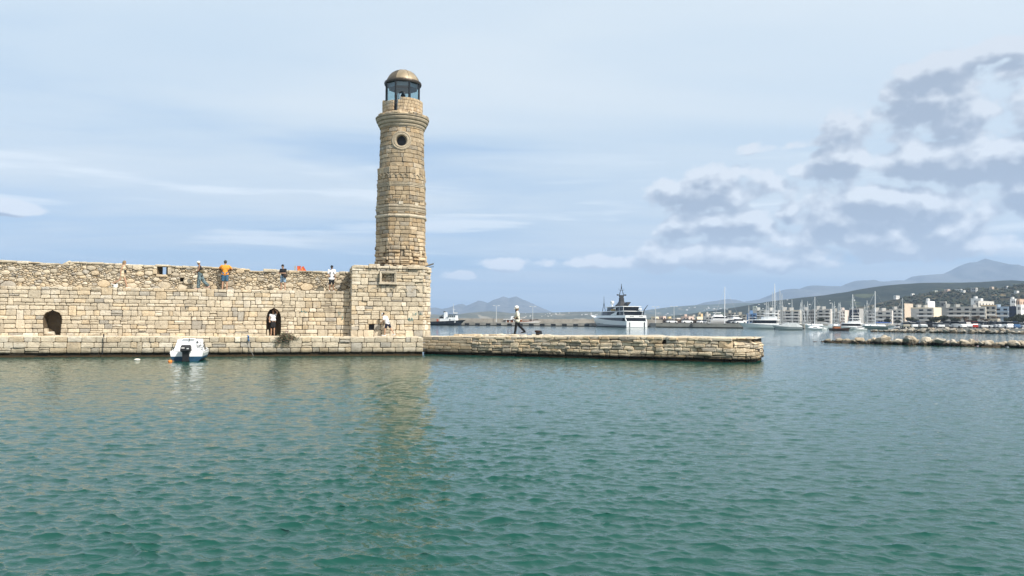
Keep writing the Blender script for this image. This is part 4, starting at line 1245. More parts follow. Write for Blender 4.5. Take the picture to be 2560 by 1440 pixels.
# ------------------------------------------------------------------ lamp posts
def lamp_post(px, py_top, Y, zb, label):
    zt = ZP(px, py_top, Y); x = XP(px, Y, zt)
    t = thing('street_lamp', label, 'street lamp', (x, Y, zb), group='tall twin-headed harbour lamps')
    h = zt - zb
    MB().tube([(0, 0, 0), (0, 0, h)], [.14, .07], 6).build('pole', M['alu'], t)
    for s_ in (-1, 1):
        MB().tube([(0, 0, h - .1), (s_ * .7, 0, h)], .04, 5).build('arm', M['alu'], t)
        MB().box((s_ * 1.05, 0, h), (.8, .35, .16)).build('lamp_head', M['white_gel'], t)
yy = lambda px: ma.y + md.y * (px - 1000) / 655 + 7
lamp_post(1241, 764, yy(1241), 1.4, 'tall twin lamp on the mole between the tug and the white boat')
lamp_post(1332, 766, yy(1332), 1.4, 'tall twin lamp on the mole above the bow of the white boat')
lamp_post(1639, 767, 300, GZ, 'tall twin lamp just beside the superyacht stern')
lamp_post(1685, 766, 300, GZ, 'tall twin lamp behind the concrete quay by the brown sheds')

# ------------------------------------------------------------------ buildings
WALLS = {}
def wallmat(col):
    if col not in WALLS:
        WALLS[col] = plain('render_%d' % len(WALLS), col, .85, var=.07, scale=.25)
    return WALLS[col]
CREAM, BEIGE, WHITE, GREY, PINK, OCHRE, BLUE, NAVY = (.72, .62, .45), (.58, .47, .36), (.74, .72, .68), (.40, .39, .36), (.60, .46, .38), (.62, .44, .24), (.12, .22, .38), (.02, .025, .05)
win_mesh = {}
def building(label, x0, xs, x1, ytop, ybase, Y, floors, col, endcol=None, name='apartment_building', bays=None, balc=True, roof=0, lean=.95, zb=GZ, cat='building', blind=False):
    """x0..xs: facade turned to the left, xs..x1: end wall turned to the right (pixel columns); nearest corner at xs, distance Y"""
    zt = ZP(xs, ytop, Y)
    c0 = Vector((XP(xs, Y, zt), Y, zb))
    w0 = (xs - x0) / F * Y; w1 = (x1 - xs) / F * Y
    t = thing(name, label, cat, c0)
    h = zt - zb
    A = Vector((-w0, w0 * lean, 0)); B = Vector((w1, w1 * .8 + .5, 0)) if x1 > xs else Vector((.2, 8, 0))
    if x0 == xs: A = Vector((-.3, 8, 0))
    D = A + B
    wm = wallmat(col)
    poly = [(A.x, A.y), (0, 0), (B.x, B.y), (D.x, D.y)]
    MB().prism(poly, -1.5, h).build('wall', wm, t)
    if endcol:
        e = B.normalized(); n_ = Vector((e.y, -e.x, 0))
        q0, q1 = n_ * .03, B + n_ * .03
        MB().prism([(q0.x, q0.y), (q1.x, q1.y), (B.x - e.x * .01, B.y), (0, .02)], -1.5, h + .02).build('end_wall', wallmat(endcol), t)
    # parapet and roof huts
    MB().prism([(q[0] * 1.01 - .05, q[1] * 1.01 - .1) for q in poly], h, h + .55).build('roof_parapet', wallmat(endcol or col), t)
    for i in range(roof):
        f = (i + .7) / (roof + .6)
        MB().box((A.x * f * .8 + D.x * .2, A.y * f * .8 + D.y * .2, h + 1.0), (min(2.2, w0 * .15 + .8), 1.8, 1.6 + .5 * (i % 2))).build('roof_hut', wallmat(col), t)
    # facade: storeys with balconies and windows
    if x0 < xs:
        d = A.normalized(); n_ = Vector((d.y, -d.x, 0)); n_ = -n_ if n_.y > 0 else n_
        ang = math.atan2(-d.y, -d.x)
        fh = h / floors
        nb = bays or max(2, int(w0 / 3.4)); ww = w0 / nb
        for k in range(floors):
            for j in range(nb):
                q = d * (ww * (j + .5)) + n_ * .05
                key = (round(ww * .52, 1), round(fh * .52, 1))
                if key not in win_mesh:
                    mb = MB(); mb.box((0, 0, 0), (key[0], .12, key[1])); win_mesh[key] = mb.mesh('window', M['dark_glass'])
                link('window', win_mesh[key], t, (q.x, q.y, fh * (k + .5)), (0, 0, ang))
            if balc:
                q = d * (w0 * .5) + n_ * .65
                MB().box((0, 0, 0), (w0 * .97, 1.3, .18), 0).build('balcony_slab', wallmat(WHITE), t, loc=(q.x, q.y, fh * k + .05), rot=(0, 0, ang))
                q = d * (w0 * .5) + n_ * 1.26
                MB().box((0, 0, 0), (w0 * .96, .08, fh * .30), 0).build('balcony_front', wallmat(col if (k + floors) % 2 else WHITE), t, loc=(q.x, q.y, fh * k + .14 + fh * .15), rot=(0, 0, ang))
    if x1 > xs and not blind and not endcol:
        e = B.normalized(); n_ = Vector((e.y, -e.x, 0)); ang = math.atan2(e.y, e.x); fh = h / floors
        for k in range(floors):
            for j in range(max(1, int(w1 / 3.5))):
                q = e * (B.length * (j + .5) / max(1, int(w1 / 3.5))) + n_ * .05
                key = (1.2, round(fh * .45, 1))
                if key not in win_mesh:
                    mb = MB(); mb.box((0, 0, 0), (key[0], .12, key[1])); win_mesh[key] = mb.mesh('window', M['dark_glass'])
                link('window', win_mesh[key], t, (q.x, q.y, fh * (k + .5)), (0, 0, ang))
    return t

B_ = building
# right-hand waterfront, from the right edge inwards
B_('white three-storey house with blue windows at the right edge of the waterfront', 2545, 2552, 2600, 764, 800, 395, 3, WHITE)
B_('dark navy blue building wedged beside the white house at the right edge', 2524, 2545, 2547, 768, 800, 420, 4, NAVY, balc=False)
B_('pale blue and white terrace house beside the navy building', 2492, 2522, 2526, 769, 800, 410, 4, (.34, .42, .50), roof=1)
B_('grey apartment block with stacked balconies and an ochre top storey', 2466, 2490, 2494, 765, 800, 400, 4, (.36, .35, .31), OCHRE)
B_('tallest stepped grey apartment block with deep balconies', 2430, 2464, 2470, 770, 800, 400, 4, GREY, (.66, .60, .5), roof=1)
B_('long pale rooftop storey standing above the stepped apartment blocks', 2441, 2446, 2528, 754, 772, 450, 4, (.55, .52, .46), balc=False, name='terraced_building')
B_('white stepped villa crowning the stepped apartment blocks', 2436, 2452, 2466, 748, 760, 470, 5, WHITE, roof=1, name='terraced_building')
B_('grey four-storey block with wide white roof edge', 2374, 2427, 2429, 769, 800, 395, 4, (.38, .37, .34), roof=2)
B_('apartment block with balconies and a big blank cream end wall', 2296, 2334, 2372, 771, 800, 390, 4, (.46, .44, .40), CREAM, roof=2, blind=True)
B_('big plain white block with water tanks on its roof', 2316, 2319, 2354, 755, 775, 430, 5, WHITE, (.80, .79, .76), balc=False, roof=2, blind=True)
B_('grey lift tower standing beside the big white block', 2354, 2364, 2371, 756, 775, 440, 5, (.20, .20, .19), (.42, .40, .37), balc=False)
B_('long block with a high blank beige end wall behind the masts', 2260, 2261, 2300, 761, 800, 420, 5, (.24, .23, .2), BEIGE, balc=False, blind=True)
B_('white apartment house with long awning behind the blue boat cover', 2193, 2230, 2236, 779, 806, 380, 3, (.50, .48, .44), (.66, .60, .54), roof=2)
B_('pale flat-roofed house between the awning house and the beige wall', 2233, 2254, 2258, 775, 806, 390, 4, (.48, .46, .42), roof=1)
B_('grey narrow apartment house with balconies behind a dark mast', 2172, 2188, 2192, 777, 806, 385, 4, (.34, .33, .31))
B_('block with dark blue glazed stripes and a blank grey side', 2131, 2148, 2167, 774, 806, 375, 4, NAVY, (.36, .35, .33), blind=True)
B_('pinkish white corner house left of the striped block', 2102, 2112, 2130, 778, 806, 375, 4, (.62, .54, .48), (.66, .57, .5), roof=1, blind=True)
B_('small grey house with brown roof hut beside the pinkish house', 2084, 2101, 2104, 780, 806, 380, 3, (.40, .38, .34), roof=1)
B_('wide apartment house with four rows of grey balconies', 2044, 2076, 2084, 775, 806, 375, 4, (.44, .43, .4), (.56, .52, .47), roof=2)
B_('grey office block with many narrow windows behind bare masts', 2006, 2040, 2044, 777, 808, 370, 4, (.37, .36, .34), roof=1, bays=7, balc=False)
B_('apartment house with a cream top storey and long balconies', 1959, 2000, 2006, 778, 808, 365, 4, (.42, .41, .38), (.62, .55, .44), roof=2)
B_('white house with terracotta roof huts among the tallest masts', 1920, 1946, 1955, 778, 808, 370, 4, (.62, .60, .56), roof=1)
B_('tiered pale apartment block rising behind the motor yacht', 1888, 1912, 1919, 777, 808, 400, 5, (.50, .50, .46), roof=1)
B_('blue glass-fronted building left of the motor yacht', 1872, 1890, 1893, 786, 808, 350, 3, BLUE, roof=1)
B_('slim apartment tower of white terraces behind the blue building', 1884, 1891, 1894, 767, 790, 560, 7, (.52, .56, .50))
B_('brownish house with flat roofs beside the blue building', 1842, 1866, 1871, 789, 808, 380, 3, (.34, .32, .27), roof=1)
B_('grey concrete house with terraces left of the brownish house', 1818, 1836, 1841, 784, 806, 430, 4, (.32, .31, .27), roof=1)
B_('plain grey warehouse behind the white motor boat on the quay', 1793, 1808, 1812, 795, 808, 380, 2, (.38, .35, .31), balc=False)
B_('cream block standing out among the low houses by the quay', 1741, 1743, 1761, 794.5, 806, 400, 2, (.5, .42, .3), CREAM, balc=False, blind=True)
B_('white and grey house with dark verandah right of the cream block', 1763, 1779, 1783, 793, 806, 420, 2, (.5, .48, .44), roof=1)
B_('long pinkish house with small roof terraces left of the cream block', 1706, 1722, 1738, 793.5, 806, 430, 2, PINK, roof=1)
B_('pale pink house between the lamp and the superyacht stern', 1650, 1658, 1667, 793, 808, 420, 2, PINK, balc=False)
B_('yellow house beside the pale pink house near the superyacht', 1668, 1672, 1680, 794, 808, 440, 2, (.66, .52, .28), balc=False)
B_('cream low house right behind the superyacht stern', 1630, 1638, 1649, 794, 806, 430, 2, CREAM, balc=False)
B_('low white house under the second quay lamp', 1682, 1692, 1704, 797, 806, 450, 2, (.55, .5, .44), balc=False)
B_('domed ochre house on the rise behind the cream block', 1746, 1752, 1759, 786, 796, 560, 3, (.50, .45, .34), OCHRE, roof=1)
B_('white house with a small tower on the rise', 1765, 1772, 1778, 786, 796, 560, 3, (.52, .48, .42), roof=1)
B_('grey cottage on the rise left of the domed ochre house', 1722, 1732, 1740, 788.5, 796, 600, 2, (.36, .34, .29), balc=False)
B_('pale flat house on the rise above the grey warehouse', 1783, 1800, 1810, 788, 796, 560, 3, (.40, .39, .35))
B_('low brown shed with square posts behind the quay car', 1642, 1694, 1700, 801, 812, 320, 1, (.15, .11, .08), name='quay_shed', balc=False, bays=9)
B_('long brown quay shed with open bays beside the white van', 1702, 1746, 1750, 802, 812, 318, 1, (.17, .12, .08), name='quay_shed', balc=False, bays=8)
B_('small white kiosk at the start of the car park', 2338, 2340, 2351, 809.5, 818, 262, 1, WHITE, balc=False, name='kiosk', blind=True)
B_('dark green-roofed harbour shed right of the white kiosk', 2352, 2380, 2383, 809.5, 818, 262, 1, (.06, .065, .055), balc=False, name='quay_shed', bays=2)
B_('long low cream harbour building behind the parked cars', 2386, 2389, 2446, 811, 818, 262, 1, CREAM, balc=False, name='harbour_office', blind=True)
B_('beige pavilion with wide flat roof among the palms', 2475, 2494, 2512, 800, 812, 290, 2, (.5, .44, .34), balc=False, name='pavilion')
B_('long grey container-like hut at the right end of the car park', 2530, 2534, 2600, 815.5, 822, 215, 1, (.35, .34, .32), balc=False, name='quay_shed', blind=True)
B_('white stuccoed house above the terraced blocks at the far right', 2530, 2538, 2548, 749, 760, 520, 5, WHITE, roof=1)
B_('terracotta-walled house at the right edge above the terraces', 2545, 2549, 2580, 749.5, 762, 520, 4, (.56, .38, .26), balc=False)
# villas on the brown hillside
villas = [(2392, 2401, 2413, 724, 729, WHITE, 'long low white villa with beige wing, first along the hill crest'), (2364, 2369, 2382, 724, 729, PINK, 'pinkish villa left of the long white villa on the hill crest'),
          (2404, 2409, 2420, 727, 733, WHITE, 'white villa set lower, in front of the crest row'), (2431, 2439, 2452, 720, 731, GREY, 'grey and white villa with two balconies on the hill crest'),
          (2476, 2480, 2492, 718, 726, BEIGE, 'beige villa with flat roof on the hill crest'), (2516, 2518, 2532, 716, 722, WHITE, 'bright white villa highest on the hill crest'),
          (2334, 2337, 2352, 727, 731, (.36, .38, .33), 'low grey-green villa at the left end of the crest row'), (2278, 2280, 2292, 735, 739, WHITE, 'small white villa alone on the lower crest'),
          (2236, 2240, 2256, 740, 743, WHITE, 'long white roofed villa where the crest begins'), (2400, 2404, 2418, 737, 741, (.55, .52, .46), 'terraced white walls on the slope under the villas'),
          (2538, 2542, 2556, 728, 735, WHITE, 'white house with curved roofs on the slope at the right edge'), (2492, 2496, 2505, 745, 750, BEIGE, 'small beige house low on the slope'),
          (2470, 2474, 2482, 743, 748, (.30, .27, .2), 'brown shed-like house low on the slope')]
for x0, xs, x1, yt, yb, col, lab in villas:
    Yv = 880
    q = P((x0 + x1) / 2, yb, Yv)
    # step towards the viewer until the slope is at that height
    for Yc in range(640, 882, 6):
        q = P((x0 + x1) / 2, yb, Yc)
        if hillz(q.x, Yc) >= q.z: break
    B_(lab, x0, xs, x1, yt, yb, Yc, 2, col, balc=False, name='villa', zb=q.z - 1.0)

# scrub on the hillside: a mass nobody could count
rng = random.Random(41)
sc = MB()
for i in range(3000):
    Yc = rng.uniform(660, 880); px = rng.uniform(2040, 2640)
    x = XP(px, Yc, 30); z = hillz(x, Yc)
    if mnoise.noise(Vector((x * .012, Yc * .012, 3))) < -.08 or z < 2: continue
    s_ = rng.uniform(.8, 2.6)
    pts = []
    top = (x, Yc, z + s_ * rng.uniform(.8, 1.3))
    n_ = 6; ring = [(x + s_ * rng.uniform(.7, 1.2) * math.cos(a), Yc + s_ * math.sin(a), z + s_ * rng.uniform(.1, .5)) for a in [2 * math.pi * k / n_ for k in range(n_)]]
    low = [(a[0] * .3 + x * .7, a[1] * .3 + Yc * .7, z - .4) for a in ring]
    sc.add(ring + [top] + low, [(k, (k + 1) % n_, n_) for k in range(n_)] + [(k, n_ + 1 + k, n_ + 1 + (k + 1) % n_, (k + 1) % n_) for k in range(n_)])
o = structure(sc.build('hillside_scrub', plain('scrub', (.030, .036, .018), .95, var=.4, scale=.1)), 'stuff')
o['label'] = 'dark low scrub scattered over the brown hillside'; o['category'] = 'scrub'
# far hamlets on the blue slopes
hm = MB()
for (pa, pb, ya, yb, Y0, Y1, fn, n_) in ((1600, 1860, 768, 790, 2820, 3580, hz_blue, 40), (1290, 1500, 783, 795, 2120, 2590, hz_low, 26), (1800, 2150, 745, 785, 1000, 1370, hz_dark, 26)):
    for i in range(n_):
        px, py = rng.uniform(pa, pb), rng.uniform(ya, yb)
        for k in range(60):
            Yf = Y0 + (Y1 - Y0) * k / 59
            q = P(px, py, Yf)
            if fn(q.x, Yf) >= q.z: break
        else: continue
        s_ = rng.uniform(.9, 1.9) * Yf / 1400
        hm.box((q.x, q.y, fn(q.x, Yf) + s_ * .2), (s_ * rng.uniform(1.2, 2.2), s_, s_ * .9))
o = structure(hm.build('far_hamlets', wallmat(WHITE)), 'stuff'); o['label'] = 'scattered tiny white houses on the far blue slopes'; o['category'] = 'houses'

# ------------------------------------------------------------------ trees on the waterfront
def crown_mesh(seed, n, rx, rz, leaf):
    rg_ = random.Random(seed); mb = MB()
    lobes = [(rg_.uniform(-.55, .55) * rx, rg_.uniform(-.55, .55) * rx, rg_.uniform(-.35, .45) * rz, rg_.uniform(.35, .62)) for _ in range(9)]
    for i in range(n):
        lx, ly, lz, lr = rg_.choice(lobes)
        v = Vector((rg_.gauss(0, 1), rg_.gauss(0, 1), rg_.gauss(0, 1))).normalized() * (rg_.random() ** .4)
        c_ = Vector((lx + v.x * lr * rx, ly + v.y * lr * rx, lz + v.z * lr * rz))
        a = Vector((rg_.gauss(0, 1), rg_.gauss(0, 1), rg_.gauss(0, 1))).normalized() * leaf * rg_.uniform(.6, 1.3)
        b_ = a.cross(Vector((rg_.gauss(0, 1), rg_.gauss(0, 1), rg_.gauss(0, 1)))).normalized() * leaf * rg_.uniform(.4, .8)
        k = rg_.uniform(.7, 1.3)
        mb.add([c_ - a, c_ + b_, c_ + a, c_ - b_], [(0, 1, 2, 3)], (k, k, k))
    return mb
M['leaf'] = plain('dark_foliage', (.035, .040, .018), .8, var=.4, scale=.6)
M['leaf_brown'] = plain('dry_palm_foliage', (.085, .055, .028), .8, var=.3, scale=.6)
M['bark'] = plain('bark', (.09, .07, .05), .9)
crowns = [crown_mesh(s_, 1100, 3.4, 2.6, .42).mesh('crown', M['leaf']) for s_ in (1, 2, 3)]
def tree(px, Y, label, sc_=1.0, k=0, zb=GZ):
    x = XP(px, Y, zb)
    t = thing('tree', label, 'tree', (x, Y, zb), rz=px * .7, group='dark waterfront trees')
    MB().tube([(0, 0, -.2), (.15, .1, 1.2 * sc_), (0, .2, 2.4 * sc_)], [.28 * sc_, .2 * sc_, .1 * sc_], 7).build('trunk', M['bark'], t)
    for a in range(4):
        MB().tube([(0, .1, 1.5 * sc_), (math.cos(a * 1.6) * 1.6 * sc_, math.sin(a * 1.6) * 1.6 * sc_, 3.2 * sc_)], [.1 * sc_, .03], 5).build('limb', M['bark'], t)
    cr = link('crown', crowns[k % 3], t, (0, 0, 3.4 * sc_)); cr.scale = (sc_, sc_, sc_)
def palm(px, Y, h, label, zb=GZ):
    x = XP(px, Y, zb)
    t = thing('palm_tree', label, 'palm tree', (x, Y, zb), rz=px * .9, group='waterfront palms')
    MB().tube([(0, 0, -.2), (.1, 0, h * .5), (.05, .1, h)], [.32, .24, .22], 8).build('trunk', M['bark'], t)
    rg_ = random.Random(int(px)); mb = MB()
    for i in range(34):
        a = rg_.uniform(0, 6.283); up = rg_.uniform(-.5, 1.1); ln = rg_.uniform(1.3, 1.9)
        prev = Vector((0, 0, h)); d = Vector((math.cos(a), math.sin(a), up)).normalized(); side = Vector((-math.sin(a), math.cos(a), 0))
        pts = [prev]
        for s_ in range(5):
            d = (d + Vector((0, 0, -.22))).normalized(); prev = prev + d * ln / 5; pts.append(prev)
        for s_ in range(5):
            w0, w1 = .30 * (1 - s_ / 6), .30 * (1 - (s_ + 1) / 6)
            for sg in (-1, 1):
                mb.add([pts[s_], pts[s_ + 1], pts[s_ + 1] + side * sg * w1 - Vector((0, 0, .12)), pts[s_] + side * sg * w0 - Vector((0, 0, .12))], [(0, 1, 2, 3)])
    mb.build('crown', M['leaf_brown'], t)
for i, (px, Y, s_, lab) in enumerate([(2273, 300, .95, 'dark bushy tree below the blank beige wall'), (2290, 305, .8, 'smaller dark tree right of the one below the beige wall'), (2336, 300, 1.0, 'dark tree at the left foot of the cream end wall'), (2357, 300, 1.15, 'broad dark tree at the right foot of the cream end wall'),
      (2389, 300, 1.0, 'dark tree below the block with the wide white roof edge'), (2436, 298, .8, 'small dark tree between the palms'), (2516, 285, .9, 'dark tree right of the flat-roofed pavilion'), (2538, 285, 1.15, 'second dark tree right of the flat-roofed pavilion'), (2556, 285, 1.3, 'biggest dark tree at the right edge of the waterfront'),
      (2576, 287, 1.2, 'dark tree just cut by the right edge of the picture'), (2244, 335, .7, 'small tree left of the beige end wall behind masts'), (2218, 340, .8, 'tree under the long awning behind the blue boat cover'), (2052, 345, .8, 'brown-green tree among the masts left of the dark boat')]):
    tree(px, Y, lab, s_ * .58, i)
for px, Y, h, lab in [(2396, 300, 4.6, 'palm in front of the grey block with wide white roof edge'), (2412, 300, 5.0, 'second palm in front of the grey block with wide white roof edge'), (2441, 300, 5.6, 'tall palm in front of the tallest stepped block'), (2463, 285, 3.4, 'short shaggy palm left of the pavilion'), (2487, 300, 5.2, 'palm in front of the block with ochre top storey'), (2421, 292, 3.2, 'short palm right of the pair before the grey block')]:
    palm(px, Y, h * .62, lab)

# ------------------------------------------------------------------ boulder breakwaters
def boulder_mesh(seed):
    rg_ = random.Random(seed)
    bm = bmesh.new(); bmesh.ops.create_icosphere(bm, subdivisions=2, radius=1.0)
    planes = [(Vector((rg_.gauss(0, 1), rg_.gauss(0, 1), rg_.gauss(0, .8))).normalized(), rg_.uniform(.45, .80)) for _ in range(11)]
    for v in bm.verts:
        for n_, d in planes:
            e = v.co.dot(n_) - d
            if e > 0: v.co -= n_ * e
        v.co *= 1 + .10 * mnoise.noise(v.co * 1.7 + Vector((seed, 0, 0)))
    me = bpy.data.meshes.new('boulder'); bm.to_mesh(me); bm.free()
    return me
def boulders(parent, a, b_, n, smin, smax, mat, spread, rows, hmax, seed, base=(.58, .47, .33)):
    rg_ = random.Random(seed)
    mesh_ = []
    for s_ in range(8):
        me = boulder_mesh(seed * 10 + s_)
        k = rg_.uniform(.75, 1.1)
        at = me.attributes.new('Col', 'FLOAT_COLOR', 'POINT')
        c_ = tone(rg_, lo=.7, hi=1.05, greyp=.3, base=base)
        at.data.foreach_set('color', list((*c_, 1)) * len(me.vertices)); me.materials.append(mat); mesh_.append(me)
    d = b_ - a
    for i in range(n):
        f = (i + rg_.random()) / n
        r_ = rg_.random()
        s_ = rg_.uniform(smin, smax) * (.55 + .45 * min(1, f * 6 + .2))
        q = a + d * f + Vector((rg_.uniform(-.3, .3), rg_.uniform(0, spread), 0))
        z = rg_.uniform(-.35, hmax * min(1, f * 4 + .12)) * s_ + (.25 * (q.y - (a + d * f).y) / spread * hmax)
        o = link('boulder', rg_.choice(mesh_), parent, q - a + Vector((0, 0, z)), (rg_.uniform(-.5, .5), rg_.uniform(-.5, .5), rg_.uniform(0, 6.28)))
        o.scale = (s_ * rg_.uniform(.8, 1.4), s_ * rg_.uniform(.7, 1.1), s_ * rg_.uniform(.42, .75))
ra, rb = W(2088, 857.5), W(2600, 871.5)
rb = ra + (rb - ra) * 1.25
br = thing('boulder_breakwater', 'low line of pale boulders lying in the open water at right', 'breakwater', ra)
boulders(br, Vector((0, 0, 0)) + ra, rb, 298, .24, .62, M['rock'], 2.8, 2, .7, 3, base=(.52, .45, .35))
for px, py, s_ in ((2041, 854.5, .42), (2062, 855, .55), (2074, 855, .6)):
    q = W(px, py) + Vector((0, .4, 0)); me = bpy.data.meshes['boulder']
    o = link('boulder', me, br, q - ra + Vector((0, 0, -.12)), (0, 0, px)); o.scale = (s_ * 1.6, s_, s_ * .75)
fa, fb = W(2196, 830.2), W(2620, 836.5)
fb = fa + (fb - fa) * 1.1
bf = thing('boulder_revetment', 'grey boulder bank along the edge of the car park', 'breakwater', fa)
boulders(bf, fa, fb, 298, .4, .8, M['rock_far'], 5.5, 3, .95, 4, base=(.42, .385, .33))
# ------------------------------------------------------------------ boats
def hull_rings(L, B, zb, zs_, d=.5, flare=.8, n=14, transom=.85, bow_pow=2.2, stem=.10):
    """stations from stern (x=0) to bow (x=L)"""
    rings = []
    for i in range(n + 1):
        f = i / n
        b = B / 2 * (transom + (1 - transom) * min(1, f * 3)) * (1 - max(0, (f - .45) / .55) ** bow_pow)
        b = max(b, .012 * B)
        sh = zs_ + (zb - zs_) * f ** 1.8
        x = L * f; xl = L * (f - stem * f ** 4)
        rings.append([(x, -b, sh), (xl, -b * flare, sh * .35), (xl * .985, -b * flare * .55, -d * .7), (xl * .98, 0, -d), (xl * .985, b * flare * .55, -d * .7), (xl, b * flare, sh * .35), (x, b, sh)])
    return rings
def hull(parent, L, B, zb, zs_, mat, name='hull', deck=True, deckmat=None, **kw):
    rr = hull_rings(L, B, zb, zs_, **kw)
    mb = MB(); mb.loft(rr, cap=False, closed=False)
    mb.add(rr[0], [tuple(range(6, -1, -1))])
    h_ = mb.build(name, mat, parent)
    if deck:
        dk = MB(); n = len(rr)
        dk.add([r[0] for r in rr] + [r[6] for r in rr], [(i, i + 1, n + i + 1, n + i) for i in range(n - 1)])
        dk.build('deck', deckmat or M['white_gel'], parent, loc=(0, 0, -.06))
    return h_
def boat(name, label, cat, px, py, heading, group=None, Y=None):
    q = W(px, py) if Y is None else Vector((XP(px, Y, 0), Y, 0))
    return thing(name, label, cat, q, heading, group)

# small motor boat moored under the wall, seen from astern
sb = W(466, 903.5)
mbt = thing('motor_boat', 'small white and blue cabin boat with black outboard moored under the wall', 'boat', (sb.x, sb.y, 0), R(106))
mbt.scale = (.92, .92, .80)
rr = hull_rings(4.6, 1.80, .72, .60, d=.25, flare=.93, transom=.93, n=16)
up_ = []; lo_ = []
for r in rr:
    a, b_ = Vector(r[0]), Vector(r[1]); k = .62
    m1 = a + (b_ - a) * .75; m2 = Vector(r[6]) + (Vector(r[5]) - Vector(r[6])) * .75
    up_.append([r[0], tuple(a + (b_ - a) * .25 + Vector((0, -.02, 0))), tuple(m1)]); lo_.append([tuple(m1)] + r[1:6] + [tuple(m2)])
    up_[-1] += []
h1 = MB(); h1.loft(lo_, cap=False, closed=False); h1.add(lo_[0], [tuple(range(len(lo_[0]) - 1, -1, -1))]); h1.build('bottom', M['blue_paint'], mbt)
h2 = MB(); h2.loft(up_, cap=False, closed=False); h2.loft([[(q[0], -q[1], q[2]) for q in r][::-1] for r in up_], cap=False, closed=False)
h2.add([up_[0][0], up_[0][2], (up_[0][2][0], -up_[0][2][1], up_[0][2][2]), (up_[0][0][0], -up_[0][0][1], up_[0][0][2])], [(0, 1, 2, 3)]); h2.build('topsides', M['white_gel'], mbt)
c = MB()
c.loft([[(x, -b, z0), (x, -b * .93, z1), (x, b * .93, z1), (x, b, z0)] for x, b, z0, z1 in ((.06, .80, .54, .57), (1.0, .80, .54, .57))], cap=True); c.build('cockpit_floor', M['white_gel'], mbt)
c = MB()                                                   # cabin: raked bulkhead with sloping sides and a roof
c.loft([[(x, -b0, .60), (x + rk, -b1, zt), (x + rk, b1, zt), (x, b0, .60)] for x, rk, b0, b1, zt in ((1.05, .25, .80, .62, 1.34), (1.9, .1, .80, .60, 1.36), (2.9, -.1, .68, .46, 1.20), (3.9, -.1, .34, .2, .86))])
c.build('cabin', M['white_gel'], mbt)
c = MB(); c.box((1.32, .05, 1.375), (.3, .62, .05)); c.build('hatch', M['white_gel'], mbt)
c = MB(); c.box((1.16, .02, 1.28), (.02, .03, .22)); c.build('hatch_latch', M['dark_metal'], mbt)
c = MB(); c.box((1.17, -.40, 1.18), (.03, .11, .09)); c.build('instrument', M['black'], mbt)
for s_ in (-1, 1):
    c = MB(); c.tube([(.04, s_ * .82, .62), (.5, s_ * .84, .64), (1.05, s_ * .84, .66), (2.2, s_ * .86, .68), (3.4, s_ * .66, .72), (4.5, s_ * .05, .76)], .03, 6); c.build('gunwale_rail', M['white_gel'], mbt)
    c = MB(); c.box((.16, s_ * .72, .63), (.3, .16, .05)); c.build('seat_locker', M['white_gel'], mbt)
    c = MB(); c.tube([(.05, s_ * .80, .66), (.05, s_ * .72, .74), (.35, s_ * .72, .74), (.35, s_ * .8, .66)], .012, 5); c.build('cleat', M['dark_metal'], mbt)
    c = MB(); c.add([(1.02, s_ * .84, .66), (1.5, s_ * .84, .70), (1.42, s_ * .70, 1.24), (1.2, s_ * .72, 1.10)], [(0, 1, 2, 3)]); c.build('side_window', M['dark_glass'], mbt)
wh = MB(); wc = Vector((.98, -.58, .98))
wh.tube([wc + Vector((.03 * math.sin(a), .20 * math.cos(a), .20 * math.sin(a))) for a in [2 * math.pi * i / 18 for i in range(19)]], .013, 6)
for a in (R(90), R(210), R(330)): wh.tube([wc, wc + Vector((0, .2 * math.cos(a), .2 * math.sin(a)))], .014, 5)
wh.ball(wc, .035); wh.build('steering_wheel', M['black'], mbt)
c = MB(); c.tube([wc, wc + Vector((.22, 0, -.02))], .03, 6); c.box((1.12, -.58, .86), (.14, .34, .26)); c.build('steering_console', M['white_gel'], mbt)
# outboard motor
om = MB(); om.loft([[(x0, -w_, z), (x0, w_, z), (x1, w_, z), (x1, -w_, z)] for x0, x1, w_, z in ((-.52, -.06, .22, .62), (-.56, -.04, .27, .68), (-.54, -.06, .25, .90), (-.48, -.12, .22, 1.02), (-.42, -.16, .19, 1.04))]); cw = om.build('outboard_cowl', M['black'], mbt)
om = MB(); om.box((-.545, .12, .86), (.02, .16, .07)); om.build('cowl_decal', plain('pale_decal', (.55, .52, .5), .5), cw); om = MB(); om.box((-.55, -.12, .82), (.02, .12, .06)); om.build('cowl_decal', plain('pale_decal2', (.6, .6, .58), .5), cw)
om = MB(); om.loft([[(-.40, -w_, z), (-.40, w_, z), (-.12, w_, z), (-.12, -w_, z)] for w_, z in ((.12, -.5), (.15, -.05), (.16, .2), (.18, .63))]); om.box((-.24, 0, .05), (.5, .36, .05)); om.build('outboard_leg', M['black'], mbt)
om = MB(); om.box((-.08, 0, .48), (.14, .32, .34)); om.build('engine_bracket', M['white_gel'], mbt)
om = MB(); om.tube([(-.1, -.18, .75), (.1, -.3, 1.0), (.5, -.45, 1.02), (.95, -.55, .85)], .015, 5); om.build('control_cable', M['black'], mbt)

def buoy(px, py, r, mat, label, sq=.75):
    q = W(px, py); t = thing('buoy', label, 'buoy', (q.x, q.y + r, 0))
    MB().ball((0, 0, r * .3), (r, r, r * sq), 14, 9).build('float', mat, t, smooth=True)
    MB().tube([(r * .3, 0, r * .8), (r * .35, 0, r * 1.15), (r * .1, 0, r * 1.15), (r * .1, 0, r * .8)], .02, 5).build('eye', M['dark_metal'], t)
buoy(339, 902.5, .15, plain('weathered_white_buoy', (.70, .66, .55), .6), 'weathered white mooring buoy floating left of the small boat', .5)
buoy(423, 905.5, .10, M['orange'], 'small orange buoy floating at the stern of the small boat', .8)

